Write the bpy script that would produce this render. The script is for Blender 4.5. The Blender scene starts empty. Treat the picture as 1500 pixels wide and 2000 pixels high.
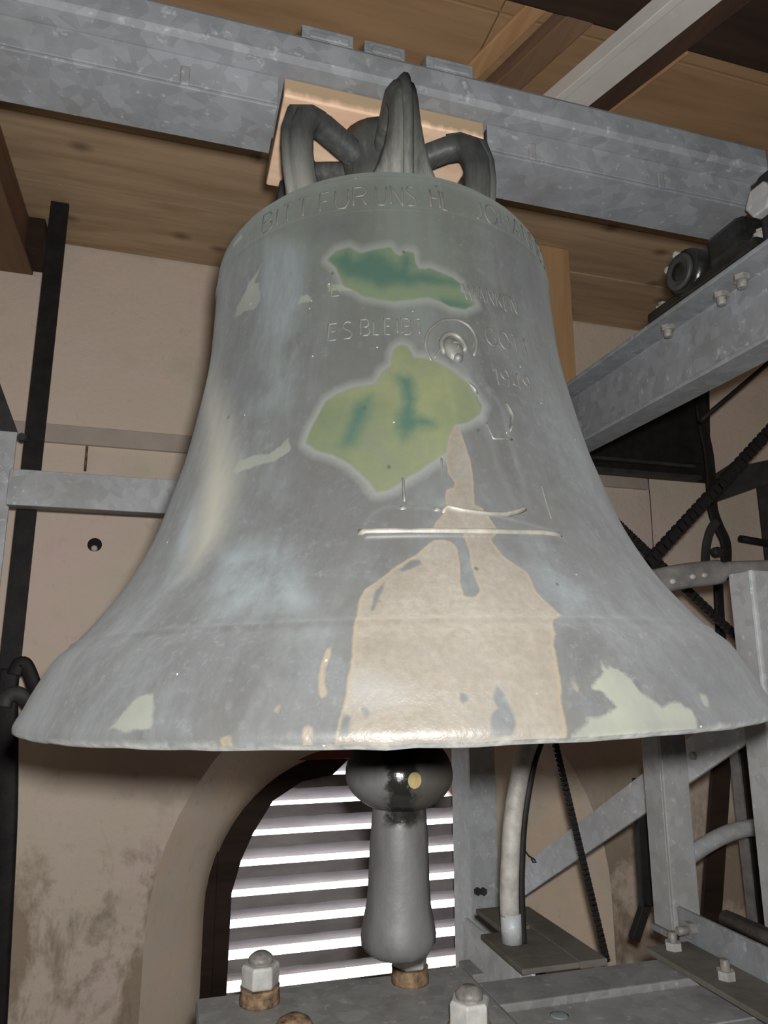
import bpy, bmesh, math, random
import numpy as np
from math import pi, sin, cos, radians, atan, hypot
from mathutils import Vector, Matrix

random.seed(7)
SC = bpy.context.scene
COL = SC.collection
EYE = 1.6                                   # camera height above the belfry floor
ANG = radians(16.3)                         # bell frame and tower walls are turned by this about the bell's axis

# ---------------------------------------------------------------- camera, light, exposure
cam = bpy.data.cameras.new('camera')
cam.sensor_fit = 'VERTICAL'; cam.sensor_height = 24.0
cam.lens = 24.0 * 1400.0 / 2000.0
cam.clip_start = 0.02
camo = bpy.data.objects.new('camera', cam); COL.objects.link(camo)
camo.location = (0.0064, -1.0783, EYE)
camo.rotation_euler = (radians(90) + atan(305.8 / 1400.0), 0, 0)
SC.camera = camo

world = bpy.data.worlds.new('world'); SC.world = world
world.use_nodes = True
bg = world.node_tree.nodes['Background']
bg.inputs[0].default_value = (0.95, 0.97, 1.0, 1)
bg.inputs[1].default_value = 5.0            # overcast day outside the louvres

fl = bpy.data.lights.new('camera_flash', 'SPOT')   # the compact camera's own flash, just above and right of its lens
fl.energy = 90.0
fl.color = (1.0, 0.985, 0.96)
fl.shadow_soft_size = 0.018
fl.spot_size = radians(150); fl.spot_blend = 0.6
flo = bpy.data.objects.new('camera_flash', fl); COL.objects.link(flo)
flo.location = (0.0264, -1.075, EYE + 0.043)
flo.rotation_euler = (radians(90) + radians(10), 0, 0)

SC.view_settings.view_transform = 'Standard'
SC.view_settings.look = 'None'
SC.view_settings.gamma = 1.0
SC.view_settings.use_curve_mapping = False
SC.view_settings.exposure = 0.0

# ---------------------------------------------------------------- materials
def srgb(r, g, b):
    f = lambda c: (c / 255 / 12.92) if c / 255 <= 0.04045 else ((c / 255 + 0.055) / 1.055) ** 2.4
    return (f(r), f(g), f(b), 1)

class NT:
    """small helper around one material's node tree"""
    def __init__(s, name):
        s.m = bpy.data.materials.new(name); s.m.use_nodes = True
        s.t = s.m.node_tree; s.b = s.t.nodes['Principled BSDF']
        s.tc = s.t.nodes.new('ShaderNodeTexCoord')
    def put(s, sock, v):
        if hasattr(v, 'is_linked') or hasattr(v, 'links'): s.t.links.new(v, sock)
        else: sock.default_value = v
    def coord(s, stretch=(1, 1, 1), loc=(0, 0, 0)):
        n = s.t.nodes.new('ShaderNodeMapping'); s.t.links.new(s.tc.outputs['Object'], n.inputs[0])
        n.inputs['Scale'].default_value = stretch; n.inputs['Location'].default_value = loc
        return n.outputs[0]
    def noise(s, scale, detail=4, rough=.55, stretch=(1, 1, 1), loc=(0, 0, 0), dist=0):
        n = s.t.nodes.new('ShaderNodeTexNoise'); s.t.links.new(s.coord(stretch, loc), n.inputs['Vector'])
        n.inputs['Scale'].default_value = scale; n.inputs['Detail'].default_value = detail
        n.inputs['Roughness'].default_value = rough; n.inputs['Distortion'].default_value = dist
        return n.outputs[0]
    def voro(s, scale, out='Distance', stretch=(1, 1, 1), feature='F1'):
        n = s.t.nodes.new('ShaderNodeTexVoronoi'); s.t.links.new(s.coord(stretch), n.inputs['Vector'])
        n.feature = feature; n.inputs['Scale'].default_value = scale
        return n.outputs[out]
    def rng(s, v, a, b, c=0., d=1., smooth=False):
        n = s.t.nodes.new('ShaderNodeMapRange'); s.put(n.inputs[0], v)
        if smooth: n.interpolation_type = 'SMOOTHSTEP'
        for i, x in enumerate((a, b, c, d)): n.inputs[1 + i].default_value = x
        return n.outputs[0]
    def math(s, op, a, b=0.):
        n = s.t.nodes.new('ShaderNodeMath'); n.operation = op
        s.put(n.inputs[0], a); s.put(n.inputs[1], b); return n.outputs[0]
    def mix(s, f, a, b, mode='MIX'):
        n = s.t.nodes.new('ShaderNodeMix'); n.data_type = 'RGBA'; n.blend_type = mode
        s.put(n.inputs[0], f); s.put(n.inputs[6], a); s.put(n.inputs[7], b); return n.outputs[2]
    def ramp(s, v, stops):
        n = s.t.nodes.new('ShaderNodeValToRGB'); s.put(n.inputs[0], v)
        e = n.color_ramp.elements
        while len(e) < len(stops): e.new(0.5)
        for i, (p, c) in enumerate(stops): e[i].position = p; e[i].color = c
        return n.outputs[0]
    def attr(s, name):
        n = s.t.nodes.new('ShaderNodeAttribute'); n.attribute_name = name; return n.outputs['Fac']
    def xyz(s):
        n = s.t.nodes.new('ShaderNodeSeparateXYZ'); s.t.links.new(s.tc.outputs['Object'], n.inputs[0]); return n.outputs
    def bump(s, h, strength=.3, dist=.01):
        n = s.t.nodes.new('ShaderNodeBump'); s.put(n.inputs['Height'], h)
        n.inputs['Strength'].default_value = strength; n.inputs['Distance'].default_value = dist
        s.t.links.new(n.outputs[0], s.b.inputs['Normal'])
    def done(s, col, rough=.6, metal=0., spec=.5):
        s.put(s.b.inputs['Base Color'], col); s.put(s.b.inputs['Roughness'], rough)
        s.put(s.b.inputs['Metallic'], metal); s.put(s.b.inputs['Specular IOR Level'], spec)
        return s.m

def g(v, t=(1, 1, 1)): return (v * t[0], v * t[1], v * t[2], 1)

def galvanised(name, lo, hi, tint=(.95, 1., 1.06), dirt=0.):
    n = NT(name)
    sp = n.voro(42, 'Color'); s1 = n.t.nodes.new('ShaderNodeSeparateColor'); n.t.links.new(sp, s1.inputs[0])
    a = n.math('MULTIPLY', n.noise(9, 6, .65), .75)
    v = n.math('ADD', a, n.math('MULTIPLY', s1.outputs[0], .28))
    c = n.ramp(v, [(.2, g(lo, tint)), (.55, g((lo + hi) / 2, tint)), (.85, g(hi, tint))])
    c = n.mix(n.rng(n.noise(60, 3, .6), .62, .72, 0, .55), c, g(hi * 1.5, tint))
    c = n.mix(n.rng(n.noise(3.2, 5, .7, loc=(3, 1, 7)), .52, .75, 0, .55 + dirt), c, g(lo * .75, (1.08, 1., .86)))
    n.bump(n.noise(70, 4), .12, .004)
    return n.done(c, .5, .0, .5)

def plain(name, a, b, scale=8, rough=.6, metal=0., spec=.4, bump=.2, bs=60, stretch=(1, 1, 1)):
    n = NT(name)
    c = n.ramp(n.noise(scale, 6, .62, stretch), [(.3, a), (.7, b)])
    if bump: n.bump(n.noise(bs, 4, .6, stretch), bump, .004)
    return n.done(c, rough, metal, spec)

def wood(name, a, b, along='x', knots=True, fine=1.):
    n = NT(name)
    st = {'x': (.09, 1, 1), 'y': (1, .09, 1), 'z': (1, 1, .09)}[along]
    r = n.noise(22 * fine, 5, .6, st, dist=.6)
    r2 = n.noise(2.6, 4, .6, st, loc=(4, 2, 1))
    c = n.ramp(n.math('ADD', n.math('MULTIPLY', r, .55), n.math('MULTIPLY', r2, .5)), [(.34, a), (.52, g(1, [(a[i] + b[i]) / 2 for i in range(3)])), (.72, b)])
    if knots:
        k = n.voro(3.6, 'Distance', {'x': (.7, 1, 1), 'y': (1, .7, 1), 'z': (1, 1, .7)}[along]); k.node.voronoi_dimensions = '2D'
        c = n.mix(n.rng(k, .02, .11, .65, 0), c, g(1, [x * .35 for x in a[:3]]))
    n.bump(r, .15, .003)
    return n.done(c, .7, 0, .25)

M = {}
M['galv'] = galvanised('galvanised_steel', .155, .29)
M['galv_dull'] = galvanised('galvanised_steel_dull', .15, .28, (1., 1., 1.), .25)
M['galv_bright'] = galvanised('galvanised_steel_bright', .26, .41, (.98, 1., 1.01))
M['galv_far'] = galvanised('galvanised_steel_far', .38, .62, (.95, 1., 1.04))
M['steel_plate'] = galvanised('grey_plate_steel', .17, .30, (1., 1., .98), .3)
M['dirty_flange'] = plain('dirty_flange', g(.075, (1.1, 1, .84)), g(.14, (1.08, 1, .86)), 9, .8, 0, .2)
M['black'] = plain('black_painted_steel', g(.010), g(.022, (1.1, 1, 1)), 20, .6, 0, .25)
M['dark_iron'] = plain('dark_iron', g(.022, (1, 1.02, 1)), g(.06, (1, 1.02, 1.02)), 14, .55, 0, .4)
M['grease'] = plain('greasy_black_iron', g(.006), g(.02, (1, 1.1, 1)), 30, .28, 0, .6, .5, 40)
M['lever'] = plain('grey_cast_iron', g(.10, (1.05, 1, .95)), g(.24, (1.04, 1, .95)), 18, .6, 0, .4)
M['pale_paint'] = plain('pale_grey_paint', srgb(188, 184, 178), srgb(206, 203, 198), 6, .6, 0, .3, .05)
M['conduit'] = plain('wall_conduit', srgb(176, 166, 156), srgb(196, 184, 174), 6, .6, 0, .3, .05)
M['white_tube'] = plain('dirty_white_tube', g(.26, (1.06, 1, .9)), g(.55, (1.04, 1, .92)), 26, .55, 0, .4)
M['bolt_steel'] = plain('zinc_nut', g(.26, (1, 1, .93)), g(.5, (1, 1, .94)), 24, .42, .0, .6)
M['bolt_rust'] = plain('rusty_bolt', srgb(60, 42, 30), srgb(150, 125, 100), 70, .8, 0, .2)
M['bolt_thread'] = plain('worn_thread', g(.11, (1.06, 1, .9)), g(.26, (1.06, 1, .92)), 60, .5, 0, .5)
M['plank'] = wood('ceiling_plank', srgb(150, 124, 98), srgb(204, 178, 146), 'x')
M['golden'] = wood('golden_board', srgb(128, 100, 72), srgb(168, 136, 102), 'x', False)
M['golden_y'] = wood('golden_batten', srgb(160, 120, 84), srgb(200, 162, 118), 'y', False)
M['golden_z'] = wood('orange_post', srgb(182, 142, 102), srgb(212, 176, 134), 'z', False)
M['brown_y'] = wood('brown_joist', srgb(98, 76, 58), srgb(138, 110, 86), 'y', False)
M['dark_wood'] = wood('dark_stained_beam', srgb(34, 26, 22), srgb(66, 50, 40), 'x', False)
M['dark_wood_y'] = wood('dark_joist', srgb(54, 38, 32), srgb(88, 66, 54), 'y', False)
M['slat'] = plain('weathered_slat', srgb(140, 134, 136), srgb(186, 180, 182), 12, .8, 0, .2, .3, 40, (.3, 1, 1))
M['red_board'] = plain('red_brown_board', srgb(120, 62, 46), srgb(150, 84, 66), 8, .7)
M['floor'] = wood('floor_board', srgb(80, 66, 54), srgb(112, 94, 78), 'x')
M['hole'] = plain('hole_dark', g(.01), g(.02), 10, .9)

# wooden packing block: pale end grain, stained band along its upper front
n = NT('yoke_packing_wood')
z = n.xyz()
r = n.noise(26, 5, .6, (.12, .5, 1)); drip = n.noise(34, 4, .6, (1, 1, .08))
c = n.ramp(r, [(.3, srgb(196, 160, 134)), (.7, srgb(230, 200, 174))])
c = n.mix(n.rng(n.math('ADD', z[2], n.math('MULTIPLY', drip, .03)), .040, .050, 0, .85), c, srgb(142, 126, 100))
M['block'] = n.done(c, .7, 0, .2)

# plaster
def plaster(name, base_a, base_b, stain=True):
    n = NT(name)
    c = n.ramp(n.noise(2.1, 5, .6), [(.32, base_a), (.5, srgb(226, 212, 194)), (.68, base_b)])
    c = n.mix(n.rng(n.noise(3.4, 5, .65, loc=(9, 2, 4)), .54, .72, 0, .45), c, srgb(196, 198, 168))
    c = n.mix(n.rng(n.noise(14, 5, .7, loc=(1, 7, 4)), .6, .75, 0, .35), c, srgb(150, 128, 110))
    if stain:
        z = n.xyz()
        low = n.rng(z[2], EYE - .25, EYE - .75, 0, 1, True)
        st = n.rng(n.noise(2.6, 6, .66, (1, 1, .7), (2, 5, 8), .3), .46, .53)
        c = n.mix(n.math('MULTIPLY', st, n.rng(low, 0, 1, 0, .85)), c, srgb(164, 146, 126))
        st2 = n.rng(n.noise(5, 6, .72, (1.2, 1, .6), (6, 5, 8), .3), .54, .66)
        c = n.mix(n.math('MULTIPLY', st2, n.rng(low, 0, 1, .03, .6)), c, srgb(132, 112, 94))
    n.bump(n.math('ADD', n.math('MULTIPLY', n.noise(6, 5), 1.), n.math('MULTIPLY', n.noise(55, 3), .25)), .45, .02)
    return n.done(c, .9, 0, .15)
M['plaster'] = plaster('limewashed_plaster', srgb(232, 212, 202), srgb(232, 208, 200))
M['reveal'] = plaster('reveal_plaster', srgb(240, 214, 186), srgb(232, 206, 182), False)

# bell bronze
n = NT('bell_patina')
def sd(name, amp, scale, soft, loc=(0, 0, 0), bias=0.):
    v = n.math('ADD', n.attr(name), n.math('MULTIPLY', n.math('SUBTRACT', n.noise(scale, 5, .65, loc=loc), .5 - bias), amp))
    return n.rng(v, -soft, soft)
Z = n.xyz()[2]
base = n.ramp(n.noise(7, 8, .72, (1, 1, .6), dist=.5), [(.3, g(.048, (1.04, 1., .98))), (.48, g(.080, (1., 1., 1.))), (.56, g(.09, (.97, 1., 1.02))), (.74, g(.128, (.93, 1.0, 1.03)))])
base = n.mix(n.rng(n.noise(55, 5, .75, (1, 1, .8)), .35, .7, .45, 0), base, g(.05, (1.0, 1., 1.0)))
base = n.mix(n.rng(n.noise(90, 4, .7, loc=(4, 4, 4)), .55, .75, 0, .5), base, g(.14, (.94, 1.02, 1.02)))
base = n.mix(n.rng(n.noise(9, 5, .7, (1, 1, .10), (3, 3, 1)), .48, .66, 0, .65), base, g(.115, (.95, 1.02, 1.03)))     # pale runs
base = n.mix(n.rng(n.noise(7, 5, .7, (1, 1, .2), (8, 1, 1)), .5, .68, 0, .65), base, g(.062, (1.05, 1., .95)))
base = n.mix(n.math('MULTIPLY', n.rng(n.noise(4, 4, .6, loc=(1, 9, 2)), .45, .7), n.rng(Z, .25, .6, 0, .45)), base, g(.085, (.98, 1.08, .86)))
base = n.mix(1., base, g(.70, (.985, 1.005, 1.)), 'MULTIPLY')
base = n.mix(n.math('MULTIPLY', n.rng(n.noise(2.6, 3, .5, loc=(2, 6, 1)), .45, .6), n.rng(Z, .3, .55, .0, .5)), base, g(.066, (.93, 1.1, .84)))
bl_ = n.math('MULTIPLY', n.rng(n.attr('blue'), -.02, .02, 0, 1, True), n.rng(n.noise(14, 6, .7, (1, 1, .3), (5, 1, 2)), .34, .62))
base = n.mix(n.math('MULTIPLY', bl_, .8), base, g(.112, (.88, 1.02, 1.07)))
dk_ = n.math('MULTIPLY', n.rng(n.attr('dark'), -.03, .025, 0, 1, True), n.rng(n.noise(12, 6, .7, (1, 1, .5), (1, 6, 2)), .32, .6))
base = n.mix(n.math('MULTIPLY', dk_, .75), base, g(.040, (.96, 1., 1.04)))
streak = n.rng(n.attr('streak'), -.035, .03, 0, 1, True)
base = n.mix(n.math('MULTIPLY', streak, n.rng(n.noise(11, 5, .6, (1, 1, .12)), .3, .6, .35, 1)), base, g(.13, (1.06, 1.03, .86)))
pale = sd('pale', .012, 60, .0015, (5, 5, 5))
pc = n.ramp(n.noise(12, 5, .6), [(.3, g(.082, (.98, 1.05, .93))), (.7, g(.118, (1., 1.05, .84)))])
col = n.mix(n.math('MULTIPLY', pale, .85), base, pc)
halo = n.rng(n.math('ABSOLUTE', n.math('ADD', n.attr('verd'), .003)), .0, .011, .55, 0)
col = n.mix(halo, col, g(.125, (.98, 1.04, .94)))
verd = sd('verd', .006, 45, .0012, (2, 1, 3))
vz = n.attr('teal')
hi = n.rng(Z, .47, .51)                       # the upper patch is a deeper green
vcol = n.ramp(n.noise(9, 5, .6), [(.3, g(.062, (.86, 1.08, .60))), (.7, g(.094, (.98, 1.06, .52)))])
teal = n.rng(n.math('ADD', vz, n.math('MULTIPLY', n.math('SUBTRACT', n.noise(40, 5, .7), .5), .02)), -.014, .010, 0, .95, True)
vcol = n.mix(n.math('MULTIPLY', hi, .75), vcol, g(.075, (.76, 1.08, .66)))
vcol = n.mix(n.rng(n.noise(26, 5, .7, (1, 1, .6), (7, 2, 2)), .5, .68, 0, .6), vcol, g(.07, (.9, 1.02, .74)))
vcol = n.mix(teal, vcol, g(.05, (.42, 1., .74)))
col = n.mix(verd, col, vcol)
bare = sd('bare', .004, 60, .0009)
hole = sd('hole', .004, 60, .0012)
bm_ = n.math('MULTIPLY', bare, n.math('SUBTRACT', 1., hole))
bc = n.ramp(n.noise(9, 8, .75), [(.3, g(.070, (1.16, 1., .78))), (.5, g(.092, (1.12, 1., .82))), (.7, g(.116, (1.08, 1., .86)))])
bc = n.mix(n.rng(n.noise(150, 3, .6), .35, .65, .35, 0), bc, g(.06, (1.12, 1., .8)))
bc = n.mix(n.rng(n.noise(14, 6, .7, loc=(6, 6, 1)), .55, .68, 0, .4), bc, g(.085, (.98, 1., .98)))
bc = n.mix(n.rng(n.noise(45, 4, .7), .58, .72, 0, .45), bc, g(.085, (1.3, 1., .7)))
bc = n.mix(n.rng(n.attr('haze'), -.01, .012, 0, .6), bc, g(.125, (1, 1.01, 1)))
edge_b = n.rng(n.math('ABSOLUTE', n.attr('bare')), 0, .0035, .6, 0)
bc = n.mix(edge_b, bc, g(.10, (1.3, 1., .64)))
col = n.mix(bm_, col, bc)
lip = n.rng(n.math('ADD', Z, n.math('MULTIPLY', n.noise(30, 5, .7), .012)), .010, .004)
col = n.mix(n.math('MULTIPLY', lip, n.rng(n.noise(50, 4, .7), .38, .62, .05, .5)), col, g(.17, (1.05, 1.02, .92)))
w = n.voro(26, 'Distance')
col = n.mix(n.rng(w, .016, .034, .75, 0), col, g(.36, (.98, 1.05, 1.)))
w2 = n.voro(17, 'Distance', (1.3, 1, 1))
col = n.mix(n.rng(w2, .03, .06, .75, 0), col, g(.03))
n.bump(n.math('ADD', n.math('MULTIPLY', n.noise(120, 3, .6), n.rng(bm_, 0, 1, .35, 1.5)), n.math('MULTIPLY', bm_, -.5)), .3, .0025)
n.b.inputs['Diffuse Roughness'].default_value = 1.
n.b.inputs['Sheen Weight'].default_value = .06; n.b.inputs['Sheen Roughness'].default_value = .6
n.b.inputs['Sheen Tint'].default_value = (.9, .96, 1., 1)
M['bell'] = n.done(col, n.rng(bm_, 0, 1, .56, .5), 0, .45)
M['bell_letter'] = plain('worn_raised_bronze', g(.066, (1, 1.02, .98)), g(.115, (1.04, 1.03, .9)), 40, .5, 0, .5)
M['bell_bar'] = plain('worn_bar_bronze', g(.085, (1.05, 1.02, .9)), g(.17, (1.08, 1.02, .86)), 40, .5, 0, .5)
n = NT('crown_bronze')
c = n.ramp(n.noise(12, 7, .7, (1, 1, .3)), [(.36, g(.028, (.96, 1.04, 1.))), (.54, g(.055, (1., 1.03, .98))), (.7, g(.13, (1., 1.02, .94)))])
z = n.xyz()[2]                                # the legs are rubbed and dusted paler towards the bell's head
c = n.mix(n.math('MULTIPLY', n.rng(z, .88, .76), n.rng(n.noise(22, 6, .7, (1, 1, .14), (2, 2, 2)), .34, .56)), c, g(.19, (1., 1.02, .92)))
n.bump(n.noise(40, 4, .6, (1, 1, .3)), .5, .005)
M['crown'] = n.done(c, .55, 0, .4)
n = NT('clapper_iron')
c = n.ramp(n.noise(16, 6, .65, (1, 1, .3)), [(.32, g(.06, (1.03, 1, 1))), (.7, g(.115, (1.02, 1, 1)))])
X = n.xyz()
xo = n.math('ADD', X[0], n.math('MULTIPLY', n.math('SUBTRACT', n.noise(22, 5, .7), .5), .06))
oil = n.math('MULTIPLY', n.rng(xo, -.022, -.012), n.rng(xo, .030, .016))
c = n.mix(n.math('MULTIPLY', n.rng(xo, .0, .02), n.rng(X[2], .17, .18)), c, g(.04, (1.1, 1, .86)))
ball = n.rng(X[2], .166, .176)
m_ = n.math('MULTIPLY', oil, ball)
m_ = n.math('MULTIPLY', m_, n.rng(n.noise(30, 5, .7, loc=(3, 3, 3)), .3, .42))
c = n.mix(m_, c, g(.012, (1, 1, .9)))
n.bump(n.noise(60, 4), .25, .003)
M['clapper'] = n.done(c, n.rng(m_, 0, 1, .55, .16), 0, .5)
M['glint_patch'] = plain('brassy_glint_tone', srgb(120, 105, 70), srgb(165, 150, 105), 30, .35, .3, .5)  # brassy tone that paints the glint on the clapper ball

# ---------------------------------------------------------------- mesh helpers (frame coordinates u along the yoke, v away, z from eye level)
def W(u, v, z): return Vector((u * cos(ANG) - v * sin(ANG), u * sin(ANG) + v * cos(ANG), z + EYE))

class MB:
    def __init__(s): s.v = []; s.f = []; s.smooth = []
    def add(s, vs, fs, smooth=False):
        o = len(s.v); s.v += [tuple(p) for p in vs]
        s.f += [tuple(i + o for i in f) for f in fs]; s.smooth += [smooth] * len(fs)
        return s
    def box(s, a, b):
        (x0, y0, z0), (x1, y1, z1) = a, b
        vs = [(x, y, z) for z in (z0, z1) for y in (y0, y1) for x in (x0, x1)]
        return s.add(vs, [(0, 2, 3, 1), (4, 5, 7, 6), (0, 1, 5, 4), (2, 6, 7, 3), (0, 4, 6, 2), (1, 3, 7, 5)])
    def prism(s, poly, axis, a, b):
        """polygon in the two other axes (cyclic order) pushed along axis from a to b"""
        k = 'xyz'.index(axis); i, j = [(1, 2), (2, 0), (0, 1)][k]
        vs = []
        for t in (a, b):
            for p, q in poly:
                c = [0, 0, 0]; c[k] = t; c[i] = p; c[j] = q; vs.append(c)
        m = len(poly)
        fs = [tuple(range(m))[::-1], tuple(range(m, 2 * m))] + [(q, (q + 1) % m, m + (q + 1) % m, m + q) for q in range(m)]
        return s.add(vs, fs)
    def bar(s, p, q, w, h, up=(0, 0, 1)):
        p, q = Vector(p), Vector(q); d = (q - p).normalized(); up = Vector(up)
        a = d.cross(up).normalized(); b = a.cross(d)
        vs = [c + a * (sx * w / 2) + b * (sy * h / 2) for c in (p, q) for sx, sy in ((-1, -1), (1, -1), (1, 1), (-1, 1))]
        return s.add(vs, [(0, 3, 2, 1), (4, 5, 6, 7), (0, 1, 5, 4), (1, 2, 6, 5), (2, 3, 7, 6), (3, 0, 4, 7)])
    def tube(s, path, r, n=12, smooth=True, up=(0, 0, 1), square=0.):
        """round or squarish section along a path; r is a number or a list of (half width, half height)"""
        P = [Vector(p) for p in path]; m = len(P); vs = []; fs = []
        for i in range(m):
            d = (P[min(i + 1, m - 1)] - P[max(i - 1, 0)]).normalized()
            a = d.cross(Vector(up))
            a = a.normalized() if a.length > 1e-4 else d.cross(Vector((1, .3, 0))).normalized()
            b = a.cross(d)
            rr = r[i] if isinstance(r, (list, tuple)) else (r, r)
            if not isinstance(rr, (list, tuple)): rr = (rr, rr)
            for k in range(n):
                t = 2 * pi * (k + .5) / n; c_, s_ = cos(t), sin(t)
                if square: c_ = math.copysign(abs(c_) ** (1 - square), c_); s_ = math.copysign(abs(s_) ** (1 - square), s_)
                vs.append(P[i] + a * (rr[0] * c_) + b * (rr[1] * s_))
        for i in range(m - 1):
            for k in range(n):
                fs.append((i * n + k, i * n + (k + 1) % n, (i + 1) * n + (k + 1) % n, (i + 1) * n + k))
        s.add(vs, fs, smooth)
        s.add(vs[:n], [tuple(range(n))[::-1]]); s.add(vs[-n:], [tuple(range(n))])
        return s
    def lathe(s, prof, c=(0, 0, 0), axis='z', n=32, smooth=True):
        vs = []; fs = []; m = len(prof); k = 'xyz'.index(axis); i, j = [(1, 2), (2, 0), (0, 1)][k]
        for r, h in prof:
            for q in range(n):
                t = 2 * pi * q / n; p = list(c); p[k] += h; p[i] += r * cos(t); p[j] += r * sin(t); vs.append(p)
        for a in range(m - 1):
            for q in range(n):
                fs.append((a * n + q, a * n + (q + 1) % n, (a + 1) * n + (q + 1) % n, (a + 1) * n + q))
        s.add(vs, fs, smooth)
        s.add(vs[:n], [tuple(range(n))[::-1]]); s.add(vs[-n:], [tuple(range(n))])
        return s

def tag(o, label=None, cat=None, group=None, kind=None):
    if label: o['label'] = label
    if cat: o['category'] = cat
    if group: o['group'] = group
    if kind: o['kind'] = kind
    return o

def link(name, mb, mat, parent=None, org=(0, 0, 0), bevel=0., rot=None, loc=None):
    """one mesh object; vertices are given in frame coordinates, org is the thing's base"""
    me = bpy.data.meshes.new(name)
    me.from_pydata([(x - org[0], y - org[1], z - org[2]) for x, y, z in mb.v], [], mb.f)
    me.polygons.foreach_set('use_smooth', mb.smooth)
    bm = bmesh.new(); bm.from_mesh(me)
    bmesh.ops.remove_doubles(bm, verts=bm.verts, dist=1e-6)
    bmesh.ops.recalc_face_normals(bm, faces=bm.faces); bm.to_mesh(me); bm.free()
    me.materials.append(mat)
    o = bpy.data.objects.new(name, me); COL.objects.link(o)
    if parent is not None: o.parent = parent
    else:
        o.location = loc if loc is not None else W(*org)
        o.rotation_euler = rot if rot is not None else (0, 0, ANG)
    if bevel:
        b = o.modifiers.new('bevel', 'BEVEL'); b.width = bevel; b.segments = 2; b.limit_method = 'ANGLE'
    return o

def thing(name, label, cat, org, group=None, kind=None):
    o = bpy.data.objects.new(name, None); COL.objects.link(o)
    o.empty_display_size = .05
    o.location = W(*org); o.rotation_euler = (0, 0, ANG)
    tag(o, label, cat, group, kind); o['_org'] = list(org)
    return o

def part(name, mb, mat, parent, bevel=0., org=None):
    o = link(name, mb, mat, parent, org if org is not None else parent['_org'], bevel)
    o['_org'] = list(org if org is not None else parent['_org'])
    return o

def copy_tree(o, parent=None):
    c = o.copy(); COL.objects.link(c)
    if parent is not None: c.parent = parent
    for ch in [x for x in bpy.data.objects if x.parent == o]: copy_tree(ch, c)
    return c

def channel(u, w, h, t, flip=1):
    """C section in the (v or u, z) plane: web at 0 side, flanges pointing to flip"""
    return [(u, 0), (u + flip * w, 0), (u + flip * w, t), (u + flip * t, t), (u + flip * t, h - t), (u + flip * w, h - t), (u + flip * w, h), (u, h)]

# ================================================================ ROOM
VB, ZC, ZF = 1.563, 1.516, -EYE             # back wall plane, ceiling height, floor
UL, UR, VF = -1.75, 2.75, -2.6
def arch(c, r, zs, n=28, rise=1.0):
    return [(c - r * cos(pi * i / n), zs + rise * r * sin(pi * i / n)) for i in range(n + 1)]
OUT = arch(.52, .842, -.85, rise=1.03)
INN = arch(.425, .545, -.85, rise=.98)
ZSILL = -1.3
mb = MB()
full = [(OUT[0][0], ZSILL)] + OUT + [(OUT[-1][0], ZSILL)]
m = len(full)
zt = ZC + .1
mb.add([(UL, VB, ZF), (OUT[0][0], VB, ZF), (OUT[0][0], VB, ZSILL), (OUT[0][0], VB, OUT[0][1]), (OUT[0][0], VB, zt), (UL, VB, zt)], [(0, 1, 2, 3, 4, 5)])
mb.add([(OUT[-1][0], VB, ZF), (UR, VB, ZF), (UR, VB, zt), (OUT[-1][0], VB, zt), (OUT[-1][0], VB, OUT[-1][1]), (OUT[-1][0], VB, ZSILL)], [(0, 1, 2, 3, 4, 5)])
mb.add([(OUT[0][0], VB, ZF), (OUT[-1][0], VB, ZF), (OUT[-1][0], VB, ZSILL), (OUT[0][0], VB, ZSILL)], [(0, 1, 2, 3)])
for (a, za), (b, zb) in zip(OUT[:-1], OUT[1:]):
    mb.add([(a, VB, za), (b, VB, zb), (b, VB, zt), (a, VB, zt)], [(0, 1, 2, 3)])
wall_back = link('wall_back', mb, M['plaster'], None, (0, VB, ZF)); tag(wall_back, kind='structure')
wall_back['_org'] = [0, VB, ZF]
mb = MB()
ov = [(u, VB, z) for u, z in full]
finn = [(INN[0][0], ZSILL)] + INN + [(INN[-1][0], ZSILL)]
iv = [(u, VB + .29, z) for u, z in finn]
iw = [(u, VB + .52, z) for u, z in finn]
for A_, B_ in ((ov, iv), (iv, iw)):
    nn = 4
    rows = []
    for t in range(nn + 1):
        rows.append([tuple(p[k] + (q[k] - p[k]) * t / nn for k in range(3)) for p, q in zip(A_, B_)])
    vs = [p for r_ in rows for p in r_]
    fs = [(i * m + j, i * m + j + 1, (i + 1) * m + j + 1, (i + 1) * m + j) for i in range(nn) for j in range(m - 1)] + [(i * m, (i + 1) * m, (i + 1) * m + m - 1, i * m + m - 1) for i in range(nn)]
    mb.add(vs, fs, A_ is ov)
part('window_reveal', mb, M['reveal'], wall_back)
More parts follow.
